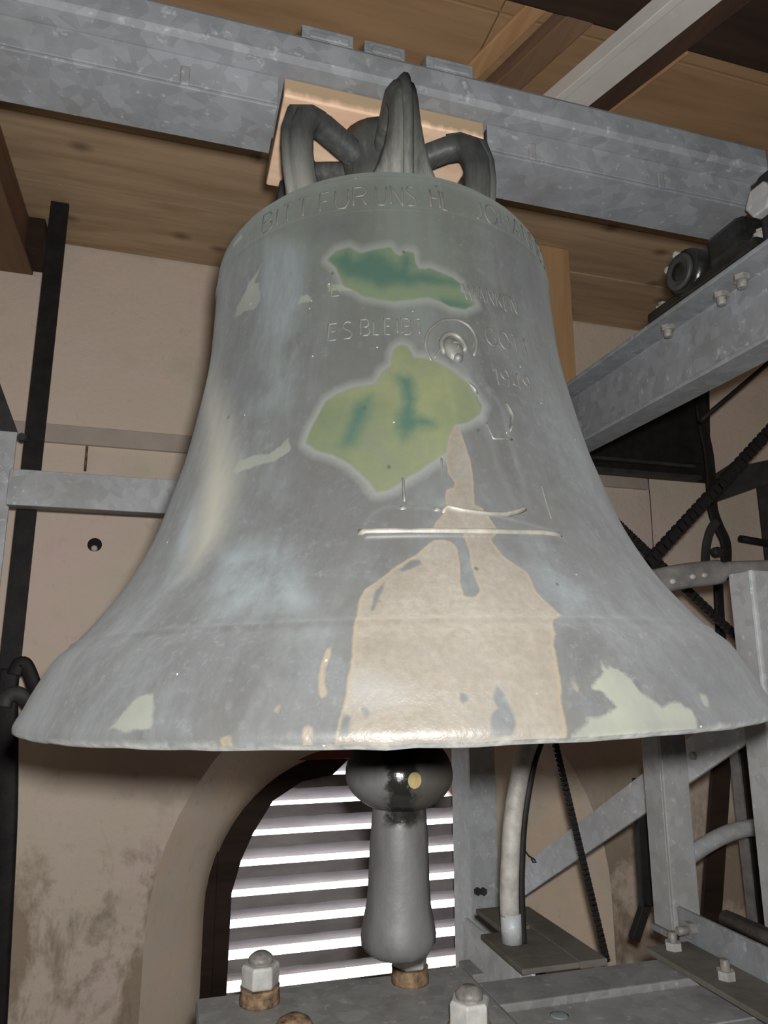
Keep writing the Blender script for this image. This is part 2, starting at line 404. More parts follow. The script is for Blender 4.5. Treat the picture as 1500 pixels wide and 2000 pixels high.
# exterior face of the wall round the louvres
mb = MB()
vx = VB + .52
full_i = finn
mb.add([(UL, vx, ZF), (INN[0][0], vx, ZF), (INN[0][0], vx, INN[0][1]), (INN[0][0], vx, zt), (UL, vx, zt)], [(0, 1, 2, 3, 4)])
mb.add([(INN[-1][0], vx, ZF), (UR, vx, ZF), (UR, vx, zt), (INN[-1][0], vx, zt), (INN[-1][0], vx, INN[-1][1])], [(0, 1, 2, 3, 4)])
mb.add([(INN[0][0], vx, ZF), (INN[-1][0], vx, ZF), (INN[-1][0], vx, ZSILL), (INN[0][0], vx, ZSILL)], [(0, 1, 2, 3)])
for (a, za), (b, zb) in zip(INN[:-1], INN[1:]):
    mb.add([(a, vx, za), (b, vx, zb), (b, vx, zt), (a, vx, zt)], [(0, 1, 2, 3)])
part('outer_face', mb, M['plaster'], wall_back)
for nm, a, b in (('wall_left', (UL - .3, VF, ZF), (UL, VB + .52, zt)), ('wall_right', (UR, VF, ZF), (UR + .3, VB + .52, zt)), ('wall_front', (UL, VF - .3, ZF), (UR, VF, zt))):
    tag(link(nm, MB().box(a, b), M['plaster'], None, ((a[0] + b[0]) / 2, (a[1] + b[1]) / 2, ZF)), kind='structure')
tag(link('floor', MB().box((UL - .3, VF - .3, ZF - .1), (UR + .3, VB, ZF)), M['floor'], None, (0, 0, ZF - .1)), kind='structure')

# ceiling: boards on joists, a dark main beam, golden boards between
ce = link('ceiling', MB().box((UL - .3, VF - .3, ZC + .03), (UR + .3, VB + .52, ZC + .12)), M['dark_wood'], None, (0, 0, ZC)); tag(ce, kind='structure')
ce['_org'] = [0, 0, ZC]
def in_ceiling(name, mb, mat, bevel=.003):
    return part(name, mb, mat, ce, bevel)
v = VB - .006
while v > .2:
    w_ = random.choice((.30, .36, .33))
    for a, b in ((UL, .36), (.363, UR)):
        in_ceiling('plank', MB().box((a, max(v - w_, .17) + .002, ZC + random.uniform(0, .004)), (b, v - .002, ZC + .03)), M['golden'] if (v < .75) else M['plank'])
    v -= w_
while v > VF:
    in_ceiling('plank', MB().box((UL, max(v - .4, VF), ZC + .005), (UR, v - .003, ZC + .03)), M['dark_wood'])
    v -= .4
DJ = Vector((-.31, .95, 0)).normalized()
def slanted(name, mat, u0, u1, z0, z1, vref=.36, va=-.6, vb=VB - .03, bevel=.003):
    """member under the ceiling running away on a slant; u0..u1 is its extent at v = vref"""
    mb = MB(); sl = DJ.x / DJ.y
    mb.add([(u + sl * (v - vref), v, z) for z in (z0, z1) for v in (va, vb) for u in (u0, u1)],
           [(0, 2, 3, 1), (4, 5, 7, 6), (0, 1, 5, 4), (2, 6, 7, 3), (0, 4, 6, 2), (1, 3, 7, 5)])
    return in_ceiling(name, mb, mat, bevel)
slanted('batten', M['golden_y'], .352, .405, ZC - .012, ZC, va=.19, vb=1.2)
slanted('joist', M['brown_y'], .43, .50, ZC - .045, ZC, va=.1)
slanted('joist', M['dark_wood_y'], .625, .735, ZC - .07, ZC)
slanted('batten', M['golden_y'], .75, .80, ZC - .02, ZC, va=.19, vb=1.2)
in_ceiling('beam', MB().box((UL, -.30, ZC - .046), (UR, .165, ZC + .001)), M['dark_wood'], .006)
in_ceiling('beam', MB().box((UL, -1.5, ZC - .12), (UR, -1.2, ZC + .001)), M['dark_wood'], .006)
in_ceiling('joist', MB().box((-1.04, .17, ZC - .135), (-.852, VB - .002, ZC)), M['brown_y'])
in_ceiling('shim', MB().box((-.86, VB - .16, ZC - .12), (-.80, VB - .002, ZC)), M['dark_wood'])
# dark sliver of mortar where the boards meet the wall
in_ceiling('gap_filler', MB().prism([(-.395, ZC), (-.36, ZC - .022), (-.27, ZC - .027), (-.215, ZC)][::-1], 'y', VB - .02, VB), M['dark_wood'], 0) if False else None

mb = MB(); sl = DJ.x / DJ.y; vref = .36
def st(u, v, z): return (u + sl * (v - vref), v, z)
t = thing('ceiling_strut', 'pale grey painted strut running under the dark ceiling joists, upper right', 'strut', (.55, .36, ZC - .13))
a_, b_ = -.6, VB - .03
mb = MB().add([st(u, v, z) for z in (ZC - .135, ZC - .10) for v in (a_, b_) for u in (.535, .612)], [(0, 2, 3, 1), (4, 5, 7, 6), (0, 1, 5, 4), (2, 6, 7, 3), (0, 4, 6, 2), (1, 3, 7, 5)])
part('strut_body', mb, M['pale_paint'], t, .002)
mb = MB().add([st(u, v, z) for z in (ZC - .142, ZC - .10) for v in (a_, b_) for u in (.512, .5345)], [(0, 2, 3, 1), (4, 5, 7, 6), (0, 1, 5, 4), (2, 6, 7, 3), (0, 4, 6, 2), (1, 3, 7, 5)])
part('edge_strip', mb, M['pale_paint'], t, .002)

# window louvres
win = thing('window_1', None, None, (.42, VB + .35, -1.3), kind='structure')
PITCH, V1 = .1030, VB + .30
for k in range(10):
    zg = -.492 - PITCH * (k - 2)            # top edge of the slat, inner side
    j = random.uniform(-.002, .002)
    mb = MB()
    n_ = 22; x0, x1 = -.16, 1.02
    rows = []
    for i in range(n_ + 1):
        x = x0 + (x1 - x0) * i / n_
        e = random.uniform(-.0022, .0022)
        rows.append([(x, V1, zg - .017 + j), (x, V1, zg - .060 + e + j), (x, V1 + .085, zg - .118 + j), (x, V1 + .085, zg - .066 + e + j)])
    vs = [p for r_ in rows for p in r_]
    fs = [(i * 4 + q, i * 4 + (q + 1) % 4, i * 4 + 4 + (q + 1) % 4, i * 4 + 4 + q) for i in range(n_) for q in range(4)]
    mb.add(vs, fs); mb.add(rows[0], [(0, 1, 2, 3)]); mb.add(rows[-1], [(3, 2, 1, 0)])
    part('slat', mb, M['slat'], win)
part('side_frame', MB().box((-.19, V1 - .02, -1.3), (-.085, V1 + .1, -.35)), M['dark_wood'], win, .004)
part('side_frame', MB().box((.945, V1 - .02, -1.3), (1.03, V1 + .1, -.35)), M['dark_wood'], win, .004)
part('head_board', MB().box((-.18, V1 - .03, -.345), (1.03, V1 + .1, -.05)), M['red_board'], win, .004)
bx = [(-.2, -.3), (.46, -.3), (.34, -.405), (.22, -.425), (.11, -.49), (.04, -.60), (.0, -.69), (-.03, -.80), (-.035, -1.3), (-.2, -1.3)][::-1]
part('corner_board', MB().prism([(z, x) for x, z in bx], 'y', V1 - .012, V1 + .02), M['dark_wood'], win, .002)

# ================================================================ BELL
PROFILE = [(-.066,.4855),(-.060,.4885),(-.055,.4845),(-.04,.4763),(-.025,.47),(-.01,.462),(.005,.4545),(.02,.4445),(.035,.4258),(.05,.4127),(.065,.4011),(.08,.3899),(.095,.379),(.11,.3697),(.125,.3613),(.14,.3534),(.155,.3461),(.17,.3393),(.185,.3334),(.2,.3285),(.215,.3238),(.23,.3193),(.245,.3146),(.26,.3099),(.275,.3052),(.29,.3013),(.305,.2979),(.32,.2945),(.335,.2914),(.35,.2884),(.365,.2854),(.38,.2825),(.395,.2796),(.41,.2769),(.425,.2745),(.44,.2725),(.455,.2708),(.47,.2695),(.485,.2686),(.5,.2678),(.515,.267),(.53,.2662),(.545,.2656),(.56,.2651),(.575,.2647),(.59,.264),(.6,.2628),(.61,.2602),(.62,.2555),(.635,.2433),(.65,.231),(.659,.219),(.664,.205)]
PZ = np.array([p[0] for p in PROFILE]); PR = np.array([p[1] for p in PROFILE])
# smooth resample of the measured profile
_zs = np.arange(-.066, .6641, .0022)
_rs = np.interp(_zs, PZ, PR)
for _ in range(10):
    _r2 = _rs.copy(); _r2[1:-1] = .25 * _rs[:-2] + .5 * _rs[1:-1] + .25 * _rs[2:]; _rs = _r2
# moulding lines: at the sound bow, and above and below the inscription band
def bead(z0, h, w): return h * np.exp(-((_zs - z0) / w) ** 2)
_rs = _rs + bead(.0335, .0026, .0026) + bead(.568, .0014, .0025) + bead(.6295, .0014, .0025)
def RAD(z): return float(np.interp(z, _zs, _rs))
_dr = np.gradient(_rs, _zs)
def NRM(th, z):
    d = float(np.interp(z, _zs, _dr)); k = 1 / hypot(1, d)
    return Vector((sin(th) * k, -cos(th) * k, -d * k))
def S(th, z, off=0.): r = RAD(z); return Vector((r * sin(th), -r * cos(th), z)) + NRM(th, z) * off

POLY={
 'bare':[
  [(0.243,0.259),(0.255,0.257),(0.264,0.233),(0.270,0.214),(0.264,0.186),(0.253,0.159),(0.280,0.155),(0.293,0.141),(0.304,0.128),(0.276,0.118),(0.294,0.100),(0.346,0.081),(0.341,0.060),(0.370,0.037),(0.338,0.032),(0.305,0.006),(0.296,-0.019),(0.282,-0.042),(0.276,-0.065),(0.274,-0.085),(-0.107,-0.082),(-0.103,-0.060),(-0.099,-0.047),(-0.092,-0.035),(-0.087,-0.015),(-0.083,0.002),(-0.085,0.030),(-0.081,0.041),(-0.081,0.053),(-0.064,0.066),(-0.030,0.076),(0.007,0.088),(0.057,0.100),(0.098,0.113),(0.115,0.117),(0.156,0.116),(0.172,0.109),(0.170,0.091),(0.157,0.071),(0.159,0.056),(0.182,0.055),(0.200,0.062),(0.199,0.071),(0.197,0.089),(0.204,0.103),(0.201,0.115),(0.197,0.125),(0.114,0.129),(0.123,0.137),(0.151,0.146),(0.165,0.155),(0.161,0.165),(0.170,0.176),(0.197,0.178),(0.204,0.185),(0.187,0.196),(0.191,0.220),(0.214,0.244)],
  [(-0.125,0.012),(-0.124,0.003),(-0.130,-0.006),(-0.130,-0.016),(-0.122,-0.026),(-0.126,-0.032),(-0.135,-0.030),(-0.140,-0.018),(-0.139,-0.004),(-0.132,0.008)],
  [(-0.153,-0.051),(-0.141,-0.053),(-0.141,-0.073),(-0.156,-0.073),(-0.158,-0.055)],
  [(-0.201,-0.034),(-0.206,-0.042),(-0.213,-0.041),(-0.211,-0.037)],
  [(0.317,-0.019),(0.325,-0.030),(0.318,-0.032)],
  [(-0.300,-0.060),(-0.281,-0.058),(-0.276,-0.073),(-0.293,-0.073)],
 ],
 'hole':[
  [(0.171,-0.023),(0.181,-0.030),(0.186,-0.040),(0.190,-0.054),(0.183,-0.063),(0.164,-0.063),(0.146,-0.063),(0.151,-0.047),(0.166,-0.042),(0.160,-0.034)],
  [(0.068,0.095),(0.072,0.090),(0.023,0.082),(0.012,0.084),(0.046,0.094)],
  [(-0.019,0.074),(-0.030,0.061),(-0.047,0.043),(-0.052,0.044),(-0.044,0.061)],
  [(0.106,-0.029),(0.116,-0.031),(0.117,-0.036),(0.107,-0.038),(0.102,-0.034)],
  [(-0.091,-0.042),(-0.082,-0.046),(-0.083,-0.060),(-0.100,-0.060)],
  [(-0.064,-0.037),(-0.054,-0.040),(-0.049,-0.044),(-0.057,-0.048)],
 ],
 'verd':[
  [(-0.269,0.500),(-0.224,0.511),(-0.161,0.514),(-0.108,0.503),(-0.047,0.507),(0.032,0.510),(0.055,0.502),(0.074,0.497),(0.108,0.504),(0.142,0.503),(0.145,0.490),(0.165,0.480),(0.219,0.482),(0.264,0.478),(0.327,0.473),(0.366,0.466),(0.357,0.454),(0.414,0.450),(0.434,0.440),(0.367,0.429),(0.301,0.430),(0.252,0.436),(0.193,0.440),(0.130,0.436),(0.040,0.432),(-0.026,0.436),(-0.093,0.441),(-0.135,0.451),(-0.185,0.458),(-0.205,0.473),(-0.223,0.487)],
  [(0.062,0.368),(0.089,0.365),(0.111,0.350),(0.166,0.350),(0.218,0.344),(0.254,0.335),(0.281,0.325),(0.330,0.314),(0.356,0.300),(0.369,0.289),(0.348,0.277),(0.296,0.266),(0.235,0.259),(0.205,0.241),(0.193,0.224),(0.136,0.210),(0.096,0.200),(0.052,0.191),(-0.002,0.178),(-0.043,0.175),(-0.066,0.188),(-0.097,0.200),(-0.141,0.214),(-0.195,0.225),(-0.256,0.232),(-0.298,0.243),(-0.288,0.260),(-0.266,0.277),(-0.240,0.295),(-0.199,0.304),(-0.141,0.310),(-0.047,0.313),(-0.018,0.330),(0.020,0.339),(0.026,0.355),(0.037,0.363)],
 ],
 'teal':[
  [(-0.241,0.499),(-0.169,0.509),(-0.142,0.495),(-0.065,0.503),(-0.005,0.499),(0.046,0.484),(0.072,0.481),(0.107,0.497),(0.123,0.487),(0.113,0.473),(0.191,0.472),(0.278,0.467),(0.353,0.467),(0.198,0.463),(0.102,0.459),(0.027,0.458),(-0.009,0.453),(-0.076,0.462),(-0.169,0.474),(-0.213,0.489)],
  [(0.269,0.436),(0.350,0.438),(0.396,0.435),(0.346,0.429),(0.284,0.430)],
  [(-0.111,0.289),(-0.076,0.293),(-0.081,0.271),(-0.114,0.252),(-0.125,0.237),(-0.164,0.236),(-0.142,0.255),(-0.137,0.274)],
  [(0.048,0.322),(0.091,0.322),(0.100,0.299),(0.090,0.279),(0.101,0.270),(0.158,0.258),(0.110,0.255),(0.054,0.242),(0.031,0.255),(0.046,0.272),(0.070,0.289),(0.060,0.309)],
 ],
 'pale':[
  [(0.397,-0.005),(0.401,-0.013),(0.430,-0.012),(0.445,-0.018),(0.455,-0.028),(0.472,-0.039),(0.493,-0.046),(0.526,-0.042),(0.551,-0.044),(0.569,-0.051),(0.570,-0.063),(0.561,-0.077),(0.278,-0.079),(0.291,-0.062),(0.325,-0.053),(0.354,-0.051),(0.393,-0.045),(0.386,-0.040),(0.375,-0.033),(0.356,-0.028),(0.378,-0.020),(0.394,-0.015)],
  [(-0.471,-0.025),(-0.499,-0.026),(-0.521,-0.031),(-0.537,-0.042),(-0.545,-0.053),(-0.506,-0.057),(-0.447,-0.053),(-0.459,-0.037)],
  [(-0.650,0.527),(-0.677,0.518),(-0.737,0.509),(-0.784,0.494),(-0.844,0.482),(-0.855,0.466),(-0.762,0.467),(-0.687,0.462),(-0.647,0.470),(-0.663,0.498),(-0.695,0.503)],
  [(-0.403,0.456),(-0.365,0.454),(-0.343,0.445),(-0.411,0.445)],
  [(-0.857,0.599),(-0.819,0.591),(-0.929,0.589),(-0.964,0.597)],
  [(-0.603,0.221),(-0.578,0.236),(-0.503,0.238),(-0.445,0.236),(-0.398,0.243),(-0.375,0.253),(-0.354,0.236),(-0.415,0.224),(-0.491,0.223),(-0.578,0.219)],
  [(0.621,-0.037),(0.644,-0.038),(0.636,-0.045),(0.620,-0.047)],
  [(-0.264,0.464),(-0.142,0.458),(-0.137,0.451),(-0.258,0.454)],
 ],
 'streak':[
  [(-1.143,0.429),(-0.896,0.363),(-0.718,0.295),(-0.632,0.239),(-0.586,0.203),(-0.565,0.163),(-0.562,0.131),(-0.598,0.115),(-0.615,0.110),(-0.664,0.143),(-0.717,0.185),(-0.753,0.227),(-0.891,0.288),(-1.070,0.351),(-1.202,0.406)],
 ],
 'blue':[
  [(-0.628,0.559),(-0.374,0.528),(-0.374,0.407),(-0.392,0.293),(-0.560,0.304),(-0.654,0.461)],
  [(0.407,0.123),(0.462,0.123),(0.468,0.089),(0.476,0.055),(0.411,0.041),(0.390,0.081)],
  [(-0.515,0.114),(-0.308,0.133),(-0.197,0.052),(-0.423,0.047)],
  [(-0.365,0.226),(-0.349,0.220),(-0.366,0.199),(-0.380,0.203)],
  [(-0.840,0.186),(-0.793,0.210),(-0.592,0.091),(-0.657,0.059)],
 ],
 'dark':[
  [(0.583,0.567),(0.990,0.589),(1.018,0.477),(0.724,0.483),(0.656,0.531)],
  [(0.557,-0.006),(0.823,-0.011),(0.786,-0.061),(0.582,-0.060),(0.525,-0.033)],
  [(-0.901,0.418),(-0.564,0.392),(-0.524,0.329),(-0.661,0.319)],
  [(-0.378,0.574),(-0.115,0.566),(-0.142,0.523),(-0.348,0.534)],
 ],
 'haze':[
  [(-0.092,-0.016),(-0.034,-0.014),(0.006,-0.025),(-0.004,-0.038),(-0.051,-0.038),(-0.093,-0.035)],
 ],
 'figure':[
  [(0.240,0.348),(0.321,0.344),(0.381,0.327),(0.482,0.298),(0.471,0.248),(0.465,0.201),(0.442,0.165),(0.387,0.152),(0.024,0.155),(0.037,0.190),(0.071,0.238),(0.092,0.279),(0.159,0.318)],
 ],
}
LINES={
 'halo':[(0.378,0.361),(0.388,0.366),(0.397,0.372),(0.403,0.378),(0.406,0.384),(0.405,0.389),(0.402,0.394),(0.396,0.398),(0.386,0.402),(0.374,0.406),(0.360,0.408),(0.344,0.410),(0.326,0.411),(0.308,0.411),(0.289,0.410),(0.270,0.409),(0.252,0.407),(0.235,0.404),(0.219,0.400),(0.205,0.396),(0.192,0.392),(0.182,0.387),(0.174,0.382),(0.169,0.376),(0.166,0.371),(0.166,0.365),(0.168,0.360),(0.173,0.356),(0.179,0.351),(0.188,0.347)],
 'arm':[(0.284,0.323),(0.323,0.318),(0.343,0.313),(0.359,0.305)],
 'robe1':[(0.365,0.268),(0.379,0.244),(0.434,0.245),(0.470,0.249)],
 'robe2':[(0.484,0.301),(0.503,0.282),(0.472,0.259)],
 'robe3':[(0.546,0.195),(0.535,0.168),(0.525,0.148)],
 'robe4':[(0.041,0.191),(0.040,0.175),(0.040,0.160)],
 'robe5':[(0.174,0.217),(0.165,0.194),(0.154,0.167)],
 'drag':[(0.146,0.145),(0.165,0.154),(0.212,0.150),(0.291,0.147),(0.348,0.148),(0.398,0.153),(0.435,0.159)],
 'plinth':[(-0.096,0.127),(0.048,0.126),(0.194,0.126),(0.352,0.127),(0.460,0.129),(0.530,0.128)],
 'plinthtop':[(-0.078,0.137),(0.051,0.137),(0.201,0.138),(0.366,0.140),(0.530,0.142)],
 'staff':[(0.224,0.385),(0.249,0.373),(0.197,0.351)],
 'cap':[(0.231,0.359),(0.260,0.376),(0.290,0.382),(0.322,0.379),(0.335,0.367),(0.333,0.354)],
}


def sdf(polys, X, Y):
    """signed distance (positive inside) to a set of polygons in (angle * 0.35, height)"""
    best = np.full(X.shape, -1.)
    for poly in polys:
        P = np.array(poly) * np.array([.35, 1.])
        d = np.full(X.shape, 9.); ins = np.zeros(X.shape, bool)
        for (x0, y0), (x1, y1) in zip(P, np.roll(P, -1, 0)):
            ex, ey = x1 - x0, y1 - y0
            tt = np.clip(((X - x0) * ex + (Y - y0) * ey) / (ex * ex + ey * ey + 1e-12), 0, 1)
            d = np.minimum(d, np.hypot(X - x0 - tt * ex, Y - y0 - tt * ey))
            if abs(ey) > 1e-9:
                c_ = ((y0 > Y) != (y1 > Y)) & (X < ex * (Y - y0) / ey + x0); ins ^= c_
        best = np.maximum(best, np.where(ins, d, -d))
    return best

PIV = Vector((0, 0, .75)); TY, TX = -.0236769, -.0189492
RB = Matrix.Rotation(TY, 3, 'Y') @ Matrix.Rotation(TX, 3, 'X')
RIM = Vector((0, 0, -.066))
bell = bpy.data.objects.new('church_bell', None); COL.objects.link(bell)
bell.location = PIV + RB @ (RIM - PIV) + Vector((0, 0, EYE)); bell.rotation_euler = (TX, TY, 0)
tag(bell, 'large grey bronze church bell with green and tan worn patches, hanging from a steel yoke', 'bell')

def bell_part(name, mb, mat):
    return link(name, mb, mat, bell, RIM)

# body: fine in front, coarser behind
th = np.concatenate([np.arange(-105, 105, .36), np.arange(105, 255, 3.)]) * pi / 180
nt, nz = len(th), len(_zs)
TH, ZZ = np.meshgrid(th, _zs)
X_, Y_ = TH * .35, ZZ
A = {k: sdf(POLY[k], X_, Y_).astype(np.float32) for k in POLY}
fig = np.clip((A['figure'] + .008) / .024, 0, 1); fig = fig * fig * (3 - 2 * fig)
folds = .0016 * np.sin(TH * 62 + ZZ * 24) * fig + .0012 * np.sin(TH * 24 - ZZ * 55) * fig
slab = sdf([[(.055 + .02, .119), (-.085, .119), (-.085, .135), (-.06, .150), (-.02, .158), (.30, .150), (.52, .134), (.545, .119)]], X_, Y_)
slab = np.clip(slab / .004, 0, 1)
rng_ = np.random.default_rng(3)
rough = np.interp(np.arange(nt), np.arange(0, nt + 8, 8), rng_.normal(size=len(np.arange(0, nt + 8, 8)))) * .0004
low = np.exp(-(ZZ + .066) / .006)
off = .004 * fig + folds + .003 * slab
RR = np.repeat(_rs[:, None], nt, 1) + off
ZB = ZZ + low * rough[None, :]
outer = np.stack([RR * np.sin(TH), -RR * np.cos(TH), ZB], -1)
# lip, underside and inner wall
inner = [(-.0705, .478), (-.071, .465), (-.066, .45), (-.03, .405), (.02, .365), (.08, .335), (.18, .295), (.32, .262), (.5, .238), (.6, .226), (.635, .19), (.64, .0005)]
irows = []
for iz, ir in inner:
    irows.append(np.stack([ir * np.sin(th), -ir * np.cos(th), np.full(nt, iz) + (rough if iz < -.06 else 0)], -1))
allrows = [*reversed(irows)] + [outer[i] for i in range(nz)] + [np.stack([r_ * np.sin(th), -r_ * np.cos(th), np.full(nt, z_)], -1) for r_, z_ in ((.19, .6665), (.1, .668), (.0005, .668))]
V_ = np.concatenate(allrows) - np.array(RIM)
nr = len(allrows)
ii, jj = np.meshgrid(np.arange(nr - 1), np.arange(nt), indexing='ij')
j2 = (jj + 1) % nt
F_ = np.stack([ii * nt + jj, ii * nt + j2, (ii + 1) * nt + j2, (ii + 1) * nt + jj], -1).reshape(-1, 4)
me = bpy.data.meshes.new('bell_body')
me.vertices.add(len(V_)); me.vertices.foreach_set('co', V_.ravel().astype(np.float32))
me.loops.add(F_.size); me.loops.foreach_set('vertex_index', F_.ravel().astype(np.int32))
me.polygons.add(len(F_)); me.polygons.foreach_set('loop_start', np.arange(0, F_.size, 4, dtype=np.int32))
me.polygons.foreach_set('use_smooth', np.ones(len(F_), bool))
me.update(); me.validate()
ni = len(inner)
for k in ('bare', 'hole', 'verd', 'teal', 'pale', 'streak', 'haze', 'blue', 'dark'):
    a = np.full((nr, nt), -.5, np.float32); a[ni:ni + nz] = A[k]
    at = me.attributes.new(k, 'FLOAT', 'POINT'); at.data.foreach_set('value', a.ravel())
me.materials.append(M['bell'])
body = bpy.data.objects.new('bell_body', me); COL.objects.link(body); body.parent = bell

# crown: central post and six loops
mb = MB().lathe([(.075, .655), (.066, .69), (.058, .74), (.058, .82), (.066, .86), (.066, .888)], n=24)
bell_part('crown_post', mb, M['crown'])
def loop(phi, wtop=.027, wbase=.036, rs=1., h=1.):
    c_, s_ = cos(phi), sin(phi)
    path = [(.03, .835), (.06, .842), (.09, .85), (.118, .857), (.14, .857), (.157, .846), (.166, .82), (.167, .785), (.164, .75), (.159, .715), (.154, .685), (.150, .655)]
    P = [((r_ * rs) * c_, (r_ * rs) * s_, .66 + (z_ - .66) * h) for r_, z_ in path]
    rr = []
    for i in range(len(path)):
        t_ = max(0, (i - 5) / (len(path) - 6)) if i > 5 else 0
        w_ = wtop * (1 - .12 * sin(pi * min(1, t_ * 1.2))) + (wbase - wtop) * t_ ** 2.4
        if i < 4: w_ = wtop * .95
        rr.append((.0185 if i < 5 else .022, w_))
    mb = MB().tube(P, rr, 14, True, (-s_, c_, 0), .25)
    # raised rib down the outside of the loop
    Q = [Vector(p) + Vector((c_, s_, 0)) * (.022 if i > 4 else .0) + Vector((0, 0, .0215 if i <= 4 else (.010 if i == 5 else 0.))) for i, p in enumerate(P)][3:]
    mb.tube(Q, .0085, 8, True, (-s_, c_, 0))
    return mb
# tube()'s first axis lies along d x up, so 'up' is handed the sideways vector to keep the strap broad side out
for phi, wt, wb in ((-77, .0225, .075), (-139, .022, .040), (-11, .022, .026), (45, .022, .036), (102, .022, .036), (163, .026, .04)):
    p_ = radians(phi)
    def fix(mb): return mb
    bell_part('crown_loop', loop(p_, wt, wb), M['crown'])

# relief and lettering: ridges that ride on the bell's surface
def ridge(mb, pts, w, h, closed=False, step=.004, embed=.001):
    P = [Vector(p) for p in pts]
    Q = [P[0]]
    for a, b in zip(P[:-1], P[1:]):
        L = hypot((b.x - a.x) * .3, b.y - a.y); n_ = max(1, int(L / step))
        Q += [a.lerp(b, i / n_) for i in range(1, n_ + 1)]
    C_ = [S(q.x, q.y, -embed) for q in Q]; vs = []; fs = []; m_ = len(Q); k_ = 6
    for i, q in enumerate(Q):
        d = (C_[min(i + 1, m_ - 1)] - C_[max(i - 1, 0)]).normalized()
        nn = NRM(q.x, q.y); b = d.cross(nn).normalized()
        e = .35 if i in (0, m_ - 1) else 1.
        for j in range(k_):
            t_ = pi * j / (k_ - 1)
            vs.append(C_[i] + b * (w * cos(t_)) + nn * (h * e * sin(t_)))
    for i in range(m_ - 1):
        fs += [(i * k_ + j, i * k_ + (j + 1) % k_, (i + 1) * k_ + (j + 1) % k_, (i + 1) * k_ + j) for j in range(k_)]
    mb.add(vs, fs, True); mb.add(vs[:k_], [tuple(range(k_))]); mb.add(vs[-k_:], [tuple(range(k_))[::-1]])
    return mb
FONT = {
 'A': (.8, [[(0, 0), (.4, 1), (.8, 0)], [(.15, .35), (.65, .35)]]), 'B': (.62, [[(0, 0), (0, 1), (.4, 1), (.55, .85), (.5, .6), (.4, .53), (0, .53)], [(.4, .53), (.6, .38), (.6, .15), (.45, 0), (0, 0)]]),
 'E': (.55, [[(.55, 1), (0, 1), (0, 0), (.55, 0)], [(0, .52), (.45, .52)]]), 'F': (.5, [[(.5, 1), (0, 1), (0, 0)], [(0, .52), (.4, .52)]]),
 'G': (.75, [[(.72, .8), (.55, .97), (.3, 1), (.08, .8), (0, .5), (.08, .2), (.3, 0), (.55, .03), (.72, .2), (.72, .48), (.45, .48)]]),
 'H': (.65, [[(0, 0), (0, 1)], [(.65, 0), (.65, 1)], [(0, .52), (.65, .52)]]), 'I': (.1, [[(.05, 0), (.05, 1)]]),
 'J': (.4, [[(.4, 1), (.4, .2), (.28, 0), (.1, .03), (0, .18)]]), 'K': (.6, [[(0, 0), (0, 1)], [(.6, 1), (0, .45)], [(.18, .6), (.6, 0)]]),
 'L': (.5, [[(0, 1), (0, 0), (.5, 0)]]), 'N': (.65, [[(0, 0), (0, 1), (.65, 0), (.65, 1)]]),
 'O': (.78, [[(.39 + .39 * cos(2 * pi * i / 16), .5 + .5 * sin(2 * pi * i / 16)) for i in range(17)]]),
 'R': (.6, [[(0, 0), (0, 1), (.42, 1), (.56, .87), (.56, .65), (.42, .52), (0, .52)], [(.32, .52), (.6, 0)]]),
 'S': (.52, [[(.5, .85), (.35, 1), (.15, 1), (.02, .85), (.04, .65), (.45, .4), (.52, .2), (.4, 0), (.15, 0), (0, .15)]]),
 'T': (.6, [[(0, 1), (.6, 1)], [(.3, 1), (.3, 0)]]), 'U': (.6, [[(0, 1), (0, .25), (.15, 0), (.45, 0), (.6, .25), (.6, 1)]]),
 'W': (.95, [[(0, 1), (.24, 0), (.47, .9), (.71, 0), (.95, 1)]]), '.': (.1, [[(.02, 0), (.1, .06)]]), ' ': (.45, []),
 '1': (.3, [[(0, .78), (.25, 1), (.25, 0)]]), '9': (.55, [[(.52, .68), (.4, .5), (.15, .5), (.02, .7), (.12, .95), (.4, 1), (.54, .8), (.5, .35), (.3, 0)]]),
 '4': (.6, [[(.45, 0), (.45, 1), (0, .3), (.6, .3)]]), '8': (.55, [[(.27, .53), (.06, .7), (.1, .95), (.4, 1), (.5, .75), (.27, .53), (.02, .3), (.08, .03), (.42, 0), (.54, .25), (.27, .53)]]),
 ',': (.12, [[(.1, .1), (.02, -.12)]]),
}
FONT['Ü'] = (.6, FONT['U'][1] + [[(.08, 1.13), (.2, 1.22)], [(.4, 1.13), (.52, 1.22)]])
def write(text, th0, zc, h, gap=.24, w=.0017, d=.0018, th1=None, tilt=0.):
    """raised letters; th1 stretches the line to end there"""
    adv = [FONT[c][0] + gap for c in text]; tot = sum(adv) - gap
    r = RAD(zc); k = h / r if th1 is None else (th1 - th0) / tot
    x = 0
    for c, a in zip(text, adv):
        if FONT[c][1]:
            mb = MB()
            for line in FONT[c][1]:
                ridge(mb, [(th0 + (x + px) * k, zc - h / 2 + py * h) for px, py in line], w, d)
            bell_part('letter', mb, M['bell_letter'])
        x += a
write('BITT', -.66, .5885, .030, th1=-.37)
write('FÜR', -.31, .5885, .030, th1=-.075)
write('UNS', -.03, .5885, .030, th1=.165)
write('HL.', .24, .5885, .030, th1=.365)
write('JOHANNES', .485, .5885, .030, th1=1.16)
write('ES', -.250, .3935, .024, th1=-.145)
write('BLEIBT', -.108, .3955, .023, th1=.165)
write('GOTT', .462, .3955, .026, th1=.72)
write('L', -.245, .458, .024)
write('WANKEN', .375, .4565, .024, th1=.70, w=.0015)
write('1949', .46, .336, .026, th1=.665, w=.0015)
mb = MB(); ridge(mb, LINES['halo'], .0022, .0028); bell_part('saint_halo', mb, M['bell_letter'])
mb = MB()
hc = (.288, .366)
